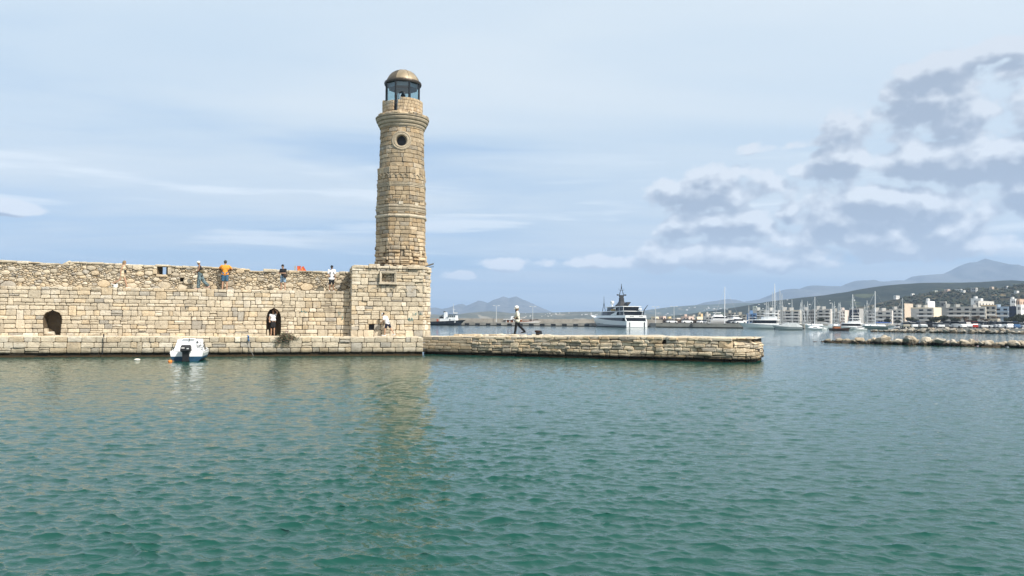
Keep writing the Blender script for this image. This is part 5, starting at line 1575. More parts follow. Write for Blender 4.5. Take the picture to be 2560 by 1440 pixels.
# superyacht, stern towards us
SY = W(1592, 818.8)
yh = R(90 + 15.5)
sy = thing('superyacht', 'large white superyacht with black masts and radomes moored stern-on', 'yacht', (SY.x, SY.y, 0), yh)
LY, BY = 44.0, 8.3
hull(sy, LY, BY, 4.6, 2.25, M['white_gel'], d=1.5, flare=.96, transom=.97, bow_pow=2.6, stem=.16, n=20)
MB().loft([[(q[0] * 1.0, q[1] * 1.004, min(q[2], .28) if q[2] > 0 else q[2]) for q in r] for r in hull_rings(LY, BY * 1.01, 4.6, 2.25, d=1.4, flare=.962, transom=.97, bow_pow=2.6, stem=.16, n=20)], cap=False, closed=False).build('boot_stripe', M['hull_dark'], sy)
def deckhouse(x0, x1, b, z0, z1, mat, name, nose=.5, tap=.96, parent=None):
    m_ = MB(); xs_ = [x0, x0 + .02 * (x1 - x0), x0 + .6 * (x1 - x0), x0 + .85 * (x1 - x0), x1]
    ws = [b, b, b, b * (1 - .35 * nose), b * (1 - nose)]
    m_.loft([[(x, -w_, z0), (x - (z1 - z0) * .3 * (i > 2), -w_ * tap, z1), (x - (z1 - z0) * .3 * (i > 2), w_ * tap, z1), (x, w_, z0)] for i, (x, w_) in enumerate(zip(xs_, ws))])
    return m_.build(name, mat, parent or sy)
deckhouse(4.0, 33, BY / 2 - .25, 2.25, 3.45, M['dark_glass'], 'main_deck_windows', .55)
deckhouse(.8, 36, BY / 2, 3.45, 4.35, M['white_gel'], 'main_deck_bulwark', .7)
deckhouse(3.2, 29, BY / 2 - .55, 4.35, 5.75, M['dark_glass'], 'upper_deck_windows', .5)
deckhouse(2.6, 31, BY / 2 - .25, 5.75, 5.95, M['white_gel'], 'upper_deck_overhang', .6)
deckhouse(5.0, 23.5, BY / 2 - .9, 5.95, 7.45, M['dark_glass'], 'bridge_windows', .45)
deckhouse(3.8, 25, BY / 2 - .5, 7.45, 7.68, M['white_gel'], 'bridge_roof', .6)
for x in (2.6, 6.0):                                       # posts carrying the overhangs
    for s_ in (-1, 1):
        MB().tube([(x + 1.4, s_ * (BY / 2 - .7), 6.1), (x + 1.4, s_ * (BY / 2 - .8), 7.35)], .07, 6).build('post', M['white_gel'], sy)
        MB().tube([(x - 1.2, s_ * (BY / 2 - .5), 2.3), (x - .6, s_ * (BY / 2 - .5), 3.45)], .16, 6).build('post', M['white_gel'], sy)
        MB().tube([(x + .6, s_ * (BY / 2 - .6), 4.35), (x + .8, s_ * (BY / 2 - .6), 5.75)], .08, 6).build('post', M['white_gel'], sy)
for s_ in (-1, 1):
    MB().box((-.02, s_ * 3.55, 1.15), (.3, .9, 2.2)).build('stern_quarter', M['white_gel'], sy)
    MB().box((-.02, s_ * 2.9, .95), (.12, .32, 1.7)).build('stern_recess', M['dark_glass'], sy)
    MB().tube([(.3, s_ * 3.9, 2.2), (1.3, s_ * 3.95, 3.6)], .2, 6).build('quarter_pillar', M['white_gel'], sy)
MB().box((-.06, 0, 1.05), (.12, 5.0, 1.85)).build('transom_door', M['white_gel'], sy)
MB().box((.8, 0, 2.85), (.34, 7.5, 1.12)).build('aft_deck_opening', M['dark_glass'], sy)
for y0, n_ in ((-1.9, 6), (1.7, 7)):                       # name lettering, too far to read
    for i in range(n_):
        MB().box((.77, y0 + (i - n_ / 2) * .24, 3.95), (.03, .13 if i % 2 else .16, .26 if i % 3 else .2)).build('lettering', M['black'], sy)
for i in range(4): MB().box((22 + i * 1.6, 0, 1.3), (.5, BY * .985, .16)).build('porthole', M['dark_glass'], sy)
MB().box((13, 3.4, 6.4), (3.4, .8, .7)).build('tender_cover', plain('tan_cover', (.42, .25, .08), .8), sy)
for s_ in (-1, 1):
    MB().add([(9, s_ * 3.95, 4.4), (15, s_ * 3.95, 4.4), (9.6, s_ * 3.95, 5.6), (8.4, s_ * 3.95, 5.6)], [(0, 1, 2, 3)]).build('side_wing', M['white_gel'], sy)
    MB().add([(11, s_ * 3.5, 6.12), (16, s_ * 3.5, 6.12), (11.6, s_ * 3.4, 7.3), (10.6, s_ * 3.4, 7.3)], [(0, 1, 2, 3)]).build('side_wing', M['white_gel'], sy)
# mast, radomes, aerials
mk = M['black']
MB().loft([[(x0, -w_, z), (x0, w_, z), (x1, w_, z), (x1, -w_, z)] for x0, x1, w_, z in ((11, 16.5, 1.6, 7.7), (12, 15, 1.0, 8.9), (12.6, 14.4, .72, 9.6), (12.8, 14.2, .70, 10.9))]).build('mast_base', mk, sy)
MB().loft([[(x0, -w_, z), (x0, w_, z), (x1, w_, z), (x1, -w_, z)] for x0, x1, w_, z in ((8.6, 11.0, .5, 7.75), (6.5, 8.8, .6, 9.0), (6.4, 8.4, .6, 9.2))]).build('funnel_wing', mk, sy)
MB().loft([[(13, -.62, 10.9), (13, .62, 10.9), (14, .62, 10.9), (14, -.62, 10.9)], [(13.2, -1.0, 12.0), (13.2, 1.0, 12.0), (13.8, 1.0, 12.0), (13.8, -1.0, 12.0)]]).build('mast_platform', M['dark_metal'], sy)
for s_ in (-1, 1):
    MB().tube([(13.5, s_ * .85, 12), (13.5, s_ * .12, 14.4), (13.5, 0, 16.2)], [.13, .1, .05], 6).build('mast_leg', mk, sy)
    MB().ball((13.5, s_ * 1.5, 12.0), (.35, .5, .28)).build('radar', mk, sy)
    MB().tube([(13.5, 0, 13.6), (13.5, s_ * 1.0, 13.8), (13.5, s_ * 1.0, 14.4)], .05, 5).build('yard', mk, sy)
for (x, y_) in ((19, 1.4), (15.5, 2.8)):
    MB().ball((x, y_, 9.25), (.75, .75, .8), 14, 9).build('radome', M['white_gel'], sy, smooth=True); MB().tube([(x, y_, 7.6), (x, y_, 8.7)], .2, 8).build('radome_post', M['white_gel'], sy)
MB().tube([(29, 1.2, 6), (29, .6, 9.4), (29, .6, 12)], [.12, .1, .04], 6).build('bow_mast', mk, sy); MB().tube([(29, 0, 6), (29, .6, 9.4)], .1, 6).build('bow_mast_stay', mk, sy)
MB().tube([(1.2, -2.9, 4.3), (1.0, -3.3, 6.2), (.8, -4.6, 8.0)], [.22, .16, .12], 6).build('crane', mk, sy)
MB().ball((2.2, -2.3, 6.5), (.7, .7, .4)).build('sun_lounge', M['white_gel'], sy)

# tug on the mole
TG = W(1058, 812.6)
tug = thing('tug_boat', 'black-hulled tug with white wheelhouse and funnel beside the lighthouse base', 'tug', (TG.x, TG.y - 3, 0), mang)
tl = (P(1170, 806, TG.y) - P(1058, 806, TG.y)).x
hull(tug, tl, 6.0, 2.35, 1.45, M['hull_dark'], d=1, flare=.97, transom=.8, bow_pow=2.6, deckmat=M['asphalt'])
tx = lambda px: (px - 1058) / 112 * tl
tzz = lambda py: (812.6 - py) / (1900 / (TG.y - 3)) * 1.0
def tbox(x0, x1, y0, y1, w_, mat, name, taper=1.0):
    return MB().box(((tx(x0) + tx(x1)) / 2, 0, (tzz(y0) + tzz(y1)) / 2), (tx(x1) - tx(x0), w_, tzz(y1) - tzz(y0)), 0, taper=taper).build(name, mat, tug)
tbox(1107, 1147, 805.5, 796, 4.2, M['white_gel'], 'deckhouse'); wlh = tbox(1128, 1147, 796, 786.5, 3.4, M['white_gel'], 'wheelhouse', .95)
tbox(1127, 1148, 786.5, 785.6, 3.8, M['dark_metal'], 'wheelhouse_roof'); tbox(1115, 1122, 796, 780, 1.6, M['white_gel'], 'funnel', .8); tbox(1113.5, 1117, 781, 778, 1.0, M['black'], 'funnel_pipe')
for i in range(4): MB().box((tx(1130 + i * 4.6), -1.75, tzz(790.5)), (.38, .12, .62)).build('window', M['dark_glass'], tug)
MB().box((tx(1133), -2.12, tzz(801)), (.35, .06, 1.5)).build('door', M['dark_glass'], tug)
MB().tube([(tx(1138), 0, tzz(786)), (tx(1138), 0, tzz(770)), (tx(1138), 0, tzz(758.5))], [.12, .08, .05], 6).build('mast', M['white_gel'], tug)
MB().tube([(tx(1136), 0, tzz(773)), (tx(1143), 0, tzz(774))], .07, 5).build('yard', M['white_gel'], tug)
MB().box((tx(1143), 0, tzz(782)), (1.6, .5, .5)).build('searchlight', M['white_gel'], tug)
tbox(1104, 1113, 796, 791, 1.8, M['dark_metal'], 'crane_base'); MB().tube([(tx(1106), 0, tzz(791)), (tx(1112), 0, tzz(786))], .12, 6).build('crane_arm', M['dark_metal'], tug)
MB().box((tx(1099), -1, tzz(801)), (.7, .7, 1.2), .5).build('towing_winch', plain('red_oxide', (.35, .07, .03), .7), tug)
MB().tube([(tx(1164), 0, tzz(806)), (tx(1165), 0, tzz(801))], .06, 5).build('bow_staff', M['alu'], tug)
for i in range(7): MB().tube([(.36 * math.cos(a) + tx(1085 + i * 11), -3.0 + .05 * i * (i > 4), .95 + .36 * math.sin(a)) for a in [2 * math.pi * k / 10 for k in range(11)]], .13, 6).build('tyre', M['black'], tug)

# white wooden boat on the mole
KQ = W(1259, 813.8)
kk = thing('wooden_boat', 'white wooden boat with varnished cabin and long flat awning on the mole', 'boat', (KQ.x, KQ.y - 3, 0), mang)
kl = (P(1354, 806, KQ.y) - P(1259, 806, KQ.y)).x; kx = lambda px: (px - 1259) / 95 * kl; kz = lambda py: (813.8 - py) / (1900 / (KQ.y - 3))
hull(kk, kl, 4.4, 2.1, 1.35, M['white_gel'], d=.8, flare=.92, transom=.7, bow_pow=2.4, deckmat=M['wood'])
MB().box((kx(1278), 0, kz(804)), (kx(1290) - kx(1268), 2.8, kz(801) - kz(807.5))).build('cabin', M['wood'], kk)
for px in (1268, 1277, 1287, 1297): MB().box((kx(px), -1.5, kz(802)), (.28, .12, kz(799) - kz(806))).build('post', M['white_gel'], kk)
MB().box((kx(1283), 0, kz(798.3)), (kx(1306) - kx(1262), 3.6, .22)).build('awning', M['white_gel'], kk); MB().box((kx(1301), 0, kz(803)), (1.6, 2.6, 1.5)).build('wheelhouse', M['wood'], kk)
MB().loft([[(kx(1277), -.5, kz(798)), (kx(1277), .5, kz(798)), (kx(1285), .5, kz(798)), (kx(1285), -.5, kz(798))], [(kx(1279), -.4, kz(790.5)), (kx(1279), .4, kz(790.5)), (kx(1283), .4, kz(790.5)), (kx(1283), -.4, kz(790.5))]]).build('funnel', M['white_gel'], kk)
MB().box((kx(1322), 0, kz(804.5)), (4.4, 1.8, .8)).build('seat_box', M['wood'], kk)
for px in (1266, 1284, 1301, 1330): MB().ball((kx(px), -2.15 + (.7 if px > 1320 else 0), .75), (.3, .18, .35)).build('fender', M['hull_dark'], kk)
MB().tube([(kx(1325), 0, kz(800)), (kx(1346), 0, kz(798.5))], .14, 6).build('rolled_sail', M['hull_dark'], kk)
MB().tube([(kx(1337), -1.2, 2.1), (kx(1352), -.2, 2.5)], .04, 5).build('bow_rail', M['alu'], kk)

# sailing yachts: one builder, masts where the picture shows them
def sailboat(px, ytop, Y, label, Ls=10.5, white=False, rot=0.0, hullmat=None, cover=None):
    zt = ZP(px, ytop, Y)
    t = thing('sailing_yacht', label, 'sailing yacht', (XP(px, Y, zt), Y, 0), rot, group='sailing yachts moored in the marina')
    hm_ = hullmat or M['white_gel']
    rr = hull_rings(Ls, Ls * .30, 1.35, 1.05, d=.5, flare=.85, transom=.7)
    off = -Ls * .58
    mb = MB(); mb.loft([[(q[0] + off, q[1], q[2]) for q in r] for r in rr], cap=False, closed=False); mb.add([(q[0] + off, q[1], q[2]) for q in rr[0]], [tuple(range(6, -1, -1))]); mb.build('hull', hm_, t)
    n = len(rr); dk = MB(); dk.add([(r[0][0] + off, r[0][1], r[0][2] - .05) for r in rr] + [(r[6][0] + off, r[6][1], r[6][2] - .05) for r in rr], [(i, i + 1, n + i + 1, n + i) for i in range(n - 1)]); dk.build('deck', M['white_gel'], t)
    MB().box((-.8, 0, 1.35), (Ls * .4, Ls * .17, .55), 0, taper=.8).build('coachroof', M['white_gel'], t)
    r_ = .14 if white else .095
    MB().tube([(0, 0, 1.0), (-.1, 0, zt * .6), (-.16, 0, zt)], [r_, r_, r_ * .7], 7).build('mast', M['white_gel'] if white else M['alu'], t)
    MB().tube([(-.05, 0, 2.2), (-Ls * .42, 0, 2.15)], .09, 6).build('boom', M['alu'], t)
    MB().tube([(-.2, 0, 2.36), (-Ls * .2, 0, 2.40), (-Ls * .42, 0, 2.28)], [.2, .22, .1], 7).build('sail_cover', cover or M['rope'], t)
    for s_ in (-1, 1):
        MB().tube([(-.3, s_ * Ls * .14, 1.1), (-.08, s_ * .5, zt * .62), (-.16, 0, zt * .95)], .014, 4).build('shroud', M['alu'], t)
    MB().tube([(-.06, -.55, zt * .62), (-.06, .55, zt * .62)], .035, 5).build('spreader', M['alu'], t)
    MB().tube([(Ls * .40, 0, 1.3), (-.14, 0, zt * .97)], .03, 5).build('furled_jib', M['alu'], t)
    MB().tube([(off + .2, 0, 1.1), (-.16, 0, zt)], .014, 4).build('backstay', M['alu'], t)
    return t
masts = [(1811, 717, 292, 1, 2.8, 12), (1872, 763, 300, 0, 1.3, 9), (1916, 755, 310, 0, 1.6, 9), (1920.5, 755, 318, 0, 1.2, 9), (1931, 730, 305, 0, 1.9, 11), (1936.5, 709, 296, 1, 1.5, 14), (1950, 722, 306, 0, -1.4, 13), (1954.5, 733, 314, 0, 1.8, 11),
         (1980, 748, 300, 0, 1.2, 10), (2001, 756, 306, 0, 1.7, 9), (2004.5, 749, 312, 0, 1.5, 10), (2010, 762, 298, 0, 1.9, 9), (2018.5, 753, 308, 0, 1.4, 9), (2036, 742.5, 290, 1, 3.0, 11), (2080.5, 757, 304, 0, 1.6, 9), (2086, 754, 296, 0, 1.3, 10),
         (2096, 757, 300, 0, 1.8, 9), (2100, 755, 308, 0, 1.5, 9), (2131, 736, 298, 1, 1.7, 11), (2161.5, 762, 296, 0, 1.4, 9), (2167, 751, 304, 0, 1.6, 10), (2182, 763, 306, 0, 1.9, 9), (2186.5, 728, 268, 1, 2.95, 13), (2255, 745, 262, 0, 2.9, 11)]
for i, (px, yt, Y, wh_, rt, Ls) in enumerate(masts):
    sailboat(px, yt, Y, 'sailing yacht whose mast is the %s one counted from the superyacht' % ORD[i + 1], Ls, bool(wh_), rt,
             plain('grey_green_hull', (.30, .34, .32), .4) if i == 22 else None, plain('blue_sail_cover', (.02, .07, .25), .7) if i == 22 else None)

def powerboat(label, px, py, Ls, rot, Bm=None, hullmat=None, style=0, cat='motor boat', name='motor_boat'):
    t = boat(name, label, cat, px, py, rot)
    Bm = Bm or Ls * .3
    hull(t, Ls, Bm, 1.5 * Ls / 10, 1.05 * Ls / 10, hullmat or M['white_gel'], d=.5, flare=.85, transom=.9)
    k = Ls / 10
    if style == 0:      # flybridge cruiser
        for (x0, x1, z0, z1, w_, mt_, nm, nose) in ((.8, 7.6, 1.0, 1.35, .42, M['white_gel'], 'coaming', .5), (1.4, 6.9, 1.35, 2.1, .38, M['dark_glass'], 'saloon_windows', .6), (.6, 6.3, 2.1, 2.35, .42, M['white_gel'], 'saloon_roof', .5), (1.2, 4.8, 2.35, 2.95, .36, M['white_gel'], 'flybridge', .5), (1.0, 4.2, 3.7, 3.85, .36, M['white_gel'], 'hardtop', .3)):
            deckhouse(x0 * k, x1 * k, Bm * w_, z0 * k, z1 * k, mt_, nm, nose, parent=t)
        for s_ in (-1, 1):
            MB().tube([(1.4 * k, s_ * Bm * .3, 2.9 * k), (2.4 * k, s_ * Bm * .3, 3.75 * k)], .07 * k, 5).build('arch', M['white_gel'], t)
    elif style == 1:    # covered boat under a tarpaulin
        MB().loft([[(x * k, -w_ * Bm, 1.1 * k), (x * k, -w_ * Bm * .7, z * k), (x * k, w_ * Bm * .7, z * k), (x * k, w_ * Bm, 1.1 * k)] for x, w_, z in ((.1, .45, 1.5), (2, .48, 2.5), (5, .46, 2.4), (7, .36, 1.7), (9, .16, 1.4))]).build('tarpaulin', hullmat or M['white_gel'], t)
    elif style == 2:    # open dayboat
        deckhouse(2.5 * k, 7.5 * k, Bm * .36, 1.05 * k, 1.6 * k, M['white_gel'], 'cuddy', .7, parent=t)
        deckhouse(2.8 * k, 5.2 * k, Bm * .30, 1.6 * k, 2.1 * k, M['dark_glass'], 'windscreen', .6, parent=t)
    else:               # dark wooden caique
        MB().box((3 * k, 0, 1.5 * k), (3 * k, Bm * .5, .9 * k)).build('cabin', M['wood'], t); MB().tube([(5 * k, 0, 1), (5 * k, 0, 4.2 * k)], .07, 6).build('mast', M['wood'], t)
    return t
greyc = plain('grey_tarpaulin', (.40, .42, .42), .7)
powerboat('big white flybridge motor yacht moored at the end of the concrete quay', 1955, 822.8, 13.5, R(168), 4.4)
powerboat('boat under a pale grey tarpaulin right of the flybridge yacht', 2003, 825.3, 8.2, R(178), 3.0, greyc, 1)
powerboat('low dark blue boat between the flybridge yacht and the covered boat', 1938, 824.6, 4.8, R(8), 1.7, plain('navy_hull', (.02, .03, .06), .4), 2)
powerboat('dark brown wooden boat with small mast in front of the sailing yachts', 2076, 826.6, 5.9, R(4), 2.2, plain('dark_brown_hull', (.045, .022, .016), .5), 3, 'boat', 'wooden_boat')
powerboat('long white motor cruiser right of the dark brown boat', 2158, 825.6, 9.2, R(176), 3.2, None, 0)
powerboat('small white open boat beside the long white cruiser', 2162, 826.3, 5.2, R(205), 2.0, None, 2)
powerboat('white motor boat half hidden behind the tip of the boulder bank', 2226, 826.2, 7.6, R(5), 2.7, None, 2)
powerboat('white cabin cruiser moored behind the boulder bank', 2262, 824.0, 7.6, R(12), 2.7, None, 0)
powerboat('white dinghy moored between the covered boat and the dark brown boat', 2040, 825.2, 4.4, R(20), 1.7, None, 2)
powerboat('small white and orange boat left of the dark brown boat', 2056, 825.6, 4.8, R(160), 1.9, None, 2)
powerboat('white boat with pale cover beside the dinghy', 2022, 825.2, 5.0, R(10), 1.9, M['white_gel'], 1)
t = powerboat('white speedboat standing ashore on the quay under the tallest white mast', 1776, 817, 9.5, R(-8), 3.0, None, 0); t.location = (XP(1776, 300, GZ), 300, GZ + .6)
t = powerboat('white motor boat ashore behind the parked quay cars', 1826, 817, 7.5, R(6), 2.5, None, 0); t.location = (XP(1826, 303, GZ), 303, GZ + .3)

# ------------------------------------------------------------------ cars
car_cache = {}
def car_parts(kind):
    if kind in car_cache: return car_cache[kind]
    p = {}
    h = {'car': 1.0, 'van': 1.32, 'suv': 1.12}[kind]
    body = MB(); secs = ((-2.1, .62, .35, .72), (-2.0, .80, .28, .86), (-1.2, .86, .25, .90), (0, .88, .25, .92), (1.2, .86, .25, .88), (1.95, .80, .28, .74), (2.1, .62, .36, .62))
    body.loft([[(x, -w_, z0), (x, -w_ * .96, z1 * h), (x, w_ * .96, z1 * h), (x, w_, z0)] for x, w_, z0, z1 in secs]); p['body'] = body
    cab = MB()
    if kind == 'van': cs = ((-2.0, .80, 1.15), (-1.9, .80, 1.75), (.9, .80, 1.75), (1.5, .78, 1.2))
    elif kind == 'suv': cs = ((-1.9, .78, .95), (-1.6, .70, 1.58), (.3, .70, 1.58), (1.0, .76, .98))
    else: cs = ((-1.7, .78, .90), (-1.0, .66, 1.38), (.2, .66, 1.40), (1.0, .76, .90))
    zb = {'car': .88, 'van': 1.15, 'suv': .98}[kind]
    cab.loft([[(x, -.80, zb), (x, -w_, max(z, zb + .01)), (x, w_, max(z, zb + .01)), (x, .80, zb)] for x, w_, z in cs]); p['cabin'] = cab
    roof = MB(); x0, x1 = (cs[1][0] + .05, cs[2][0] - .05); roof.box(((x0 + x1) / 2, 0, cs[1][2] + .025), (x1 - x0, cs[1][1] * 1.9, .05)); p['roof'] = roof
    wl = MB(); wl.tube([(0, -.1, 0), (0, .1, 0)], .32, 12); p['wheel'] = wl
    hl = MB(); hl.box((0, 0, 0), (.08, .3, .14)); p['headlight'] = hl
    car_cache[kind] = p
    return p
paints = {'white': plain('white_car_paint', (.76, .76, .75), .25, var=.02), 'silver': plain('silver_car_paint', (.42, .43, .44), .3, .4, var=.02), 'grey': plain('grey_car_paint', (.16, .17, .18), .3, .3, var=.02), 'black': plain('black_car_paint', (.02, .02, .022), .25), 'red': plain('red_car_paint', (.35, .03, .02), .3), 'blue': plain('blue_car_paint', (.05, .12, .25), .3), 'beige': plain('beige_car_paint', (.50, .44, .34), .3)}
meshes = {}
def car(px, Y, rot, colour, kind, label, group, zb=GZ):
    x = XP(px, Y, zb)
    t = thing('parked_%s' % ('van' if kind == 'van' else 'car'), label, 'van' if kind == 'van' else 'car', (x, Y, zb), rot, group)
    p = car_parts(kind)
    def me(part, mat):
        k = (kind, part, mat.name)
        if k not in meshes: meshes[k] = p[part].mesh(part, mat)
        return meshes[k]
    link('body', me('body', paints[colour]), t); link('windows', me('cabin', M['dark_glass']), t); link('roof', me('roof', paints[colour]), t)
    for x_ in (-1.3, 1.3):
        for y_ in (-.8, .8): link('wheel', me('wheel', M['black']), t, (x_, y_, .32))
    for y_ in (-.5, .5): link('headlight', me('headlight', M['white_gel']), t, (2.06, y_, .6))
qc = [(1679, 291, .2, 'white', 'car', 'white car on the quay under the second lamp'), (1718, 290, .1, 'white', 'suv', 'white car parked sideways on the quay in front of the long shed'), (1752, 291, .9, 'white', 'car', 'white car nose-on right of the sideways white car'), (1762, 292, 1.2, 'silver', 'car', 'silver car right of the nose-on white car'),
      (1829, 284, .1, 'black', 'car', 'black car on the quay below the slanting stays'), (1838, 283, .1, 'silver', 'car', 'silver car on the quay between a black and a white car'), (1851, 281, .05, 'white', 'suv', 'white car on the quay just left of the flybridge yacht')]
for a in qc: car(*a, 'cars on the concrete quay')
rng = random.Random(77)
cols = ['white', 'white', 'silver', 'grey', 'white', 'beige', 'silver', 'white', 'black', 'white', 'blue', 'silver', 'white', 'grey', 'red']
for row, (Y, n_, x0, x1, where) in enumerate(((196, 24, 2256, 2556, 'front'), (209, 24, 2262, 2560, 'middle'), (228, 24, 2272, 2560, 'back'))):
    for i in range(n_):
        px = x0 + (x1 - x0) * (i + rng.uniform(.1, .6)) / n_
        if where == 'middle' and px > 2528: continue
        c_ = rng.choice(cols); kd = rng.choice(['car', 'car', 'suv', 'van' if row < 2 else 'car'])
        car(px, Y + rng.uniform(-2, 2), R(90) + rng.choice((0, math.pi)) + rng.uniform(-.5, .2), c_, kd, '%s %s, %s from the left in the %s row of the car park' % (c_, 'van' if kd == 'van' else 'car', ORD[i + 1], where), 'vehicles in the car park', CZ)
# ------------------------------------------------------------------ people
BAKE = []
def voxel(mb, name, mat, parent, vox):
    o = mb.build(name, mat, parent)
    md_ = o.modifiers.new('skin', 'REMESH'); md_.mode = 'VOXEL'; md_.voxel_size = vox; md_.use_smooth_shade = True
    sm = o.modifiers.new('smooth', 'SMOOTH'); sm.factor = .5; sm.iterations = 3
    BAKE.append((o, mat))
    return o
def bake_all():
    dg = bpy.context.evaluated_depsgraph_get()
    for o, mat in BAKE:
        me = bpy.data.meshes.new_from_object(o.evaluated_get(dg))
        me.name = o.name.split('.')[0]
        old = o.data; o.modifiers.clear(); o.data = me
        if not me.materials: me.materials.append(mat)
        bpy.data.meshes.remove(old)
def capsule(mb, a, b_, r0, r1, n=10, flat_=None):
    a, b_ = Vector(a), Vector(b_); d = b_ - a; L_ = d.length or 1e-4; d = d / L_
    x = d.orthogonal().normalized(); y = d.cross(x)
    rings = []
    for k in range(4): th = math.pi / 2 * k / 4; rings.append((a - d * r0 * math.cos(th), r0 * max(.05, math.sin(th))))
    for k in range(5): th = math.pi / 2 * k / 4; rings.append((b_ + d * r1 * math.sin(th), r1 * max(.05, math.cos(th))))
    rings.insert(4, (a, r0))
    mb.loft([[c_ + (x * math.cos(2 * math.pi * k / n) + y * math.sin(2 * math.pi * k / n)) * r_ for k in range(n)] for c_, r_ in rings])

def person(label, loc, yaw, top, pose, skin, look):
    """pose: lean, head pitch, legs and arms (pitch, out, bend); look: clothing. `top`: world height of the crown of the head"""
    J = {}
    lean, tw = pose.get('lean', 0), pose.get('side', 0)
    tu = Vector((math.sin(lean), math.sin(tw), math.cos(lean) * math.cos(tw))).normalized(); tf_ = Vector((math.cos(lean), 0, -math.sin(lean))); tl = Vector((0, 1, 0))
    for s_, nm in ((1, 'L'), (-1, 'R')):
        p_, o_, k_ = pose['leg' + nm]
        hip = Vector((0, s_ * .085, 0))
        d1 = Vector((math.sin(p_), s_ * math.sin(o_), -math.cos(p_))).normalized(); knee = hip + d1 * .44
        d2 = Vector((math.sin(p_ - k_), s_ * math.sin(o_) * .6, -math.cos(p_ - k_))).normalized(); ank = knee + d2 * .42
        J['hip' + nm], J['knee' + nm], J['ank' + nm] = hip, knee, ank
        J['toe' + nm] = ank + Vector((.19, s_ * .03, -.055 if p_ - k_ > -.5 else -.10))
        J['heel' + nm] = ank + Vector((-.05, 0, -.05))
    lowest = min(min(J['heel' + n_].z, J['toe' + n_].z) for n_ in 'LR') - .035
    chest = tu * .36; neck = tu * .56; 
    hp = pose.get('head', 0)
    hd = Vector((math.sin(lean + hp), pose.get('htilt', 0), math.cos(lean + hp))).normalized()
    headc = neck + hd * .15
    crown = headc.z + .13 - lowest
    S = (top - loc[2]) / crown
    t = thing('person', label, 'person', loc, yaw)
    t.scale = (S, S, S)
    for k in list(J): J[k] = J[k] - Vector((0, 0, lowest))
    up_ = Vector((0, 0, -lowest)); pel = up_.copy(); chest += up_; neck += up_; headc += up_
    for s_, nm in ((1, 'L'), (-1, 'R')):
        p_, o_, k_, inn = pose['arm' + nm]
        sh = up_ + tu * .49 + tl * s_ * .185
        d1 = (-tu * math.cos(p_) + tf_ * math.sin(p_)); d1 = (d1 * math.cos(o_) + tl * s_ * math.sin(o_)).normalized(); el_ = sh + d1 * .28
        d2 = (-tu * math.cos(p_ + k_) + tf_ * math.sin(p_ + k_)); d2 = (d2 * math.cos(inn) - tl * s_ * math.sin(inn)).normalized(); wr = el_ + d2 * .25
        J['sh' + nm], J['el' + nm], J['wr' + nm], J['hd' + nm] = sh, el_, wr, d2
    b = MB()
    fw = Vector((math.cos(lean + hp) , 0, -math.sin(lean + hp)))
    capsule(b, pel + Vector((0, -.07, .02)), pel + Vector((0, .07, .02)), .115, .115); capsule(b, pel, chest - tu * .1, .125, .12)
    capsule(b, chest - tl * .08, chest + tl * .08, .12, .12); capsule(b, up_ + tu * .48 - tl * .13, up_ + tu * .48 + tl * .13, .07, .07)
    capsule(b, neck - tu * .06, headc, .055, .055)
    b.ball(headc + hd * .01, (.088, .076, .118), 14, 10); b.ball(headc + fw * .085 - hd * .01, (.022, .016, .022), 8, 5)     # skull, nose
    b.ball(headc + fw * .05 - hd * .07, (.05, .05, .04), 8, 6)                                                              # jaw
    for s_ in (-1, 1): b.ball(headc + tl * s_ * .078, (.02, .012, .03), 8, 5)
    for nm, s_ in (('L', 1), ('R', -1)):
        capsule(b, J['hip' + nm], J['knee' + nm], .088, .055); capsule(b, J['knee' + nm], J['ank' + nm], .056, .038)
        capsule(b, J['heel' + nm], J['toe' + nm], .036, .028)
        capsule(b, J['sh' + nm], J['el' + nm], .052, .038); capsule(b, J['el' + nm], J['wr' + nm], .038, .026)
        d_ = J['hd' + nm]; sd = d_.cross(Vector((0, 0, 1)));  sd = (sd if sd.length > .2 else tl).normalized(); nn_ = d_.cross(sd).normalized()
        palm = J['wr' + nm] + d_ * .06
        capsule(b, palm - sd * .018, palm + sd * .018, .026, .026, 8)
        for q in range(4):
            f0 = palm + d_ * .025 + sd * (q - 1.5) * .021; ln = (.062, .074, .07, .055)[q]
            f1 = f0 + d_ * ln * .55; f2 = f1 + (d_ * .8 - nn_ * .6).normalized() * ln * .45
            capsule(b, f0, f1, .0095, .009, 6); capsule(b, f1, f2, .009, .008, 6)
        capsule(b, palm - d_ * .03 + sd * .03, palm + d_ * .02 + sd * .062, .011, .009, 6)
    voxel(b, 'body', skin, t, .011)
    for s_ in (-1, 1):
        MB().ball(headc + fw * .082 + tl * s_ * .032 + hd * .015, .011, 6, 4).build('eye', M['black'], t)
    # clothes
    c_ = look
    if 'top' in c_:
        b = MB(); e = .014 + c_.get('loose', 0)
        low_ = pel + tu * c_.get('hem', .02)
        capsule(b, low_ - tl * .075, low_ + tl * .075, .118 + e, .118 + e); capsule(b, low_, chest, .125 + e, .125 + e); capsule(b, chest - tl * .08, chest + tl * .08, .122 + e, .122 + e)
        capsule(b, up_ + tu * .47 - tl * .125, up_ + tu * .47 + tl * .125, .07 + e, .07 + e)
        sl = c_.get('sleeve', .5)
        for nm in 'LR':
            if sl > 0:
                q = J['sh' + nm] + (J['el' + nm] - J['sh' + nm]) * min(1, sl); capsule(b, J['sh' + nm], q, .055 + e, .05 + e)
                if sl > 1: capsule(b, J['el' + nm], J['el' + nm] + (J['wr' + nm] - J['el' + nm]) * (sl - 1), .045 + e, .034 + e)
        voxel(b, 'top', c_['top'], t, .018)
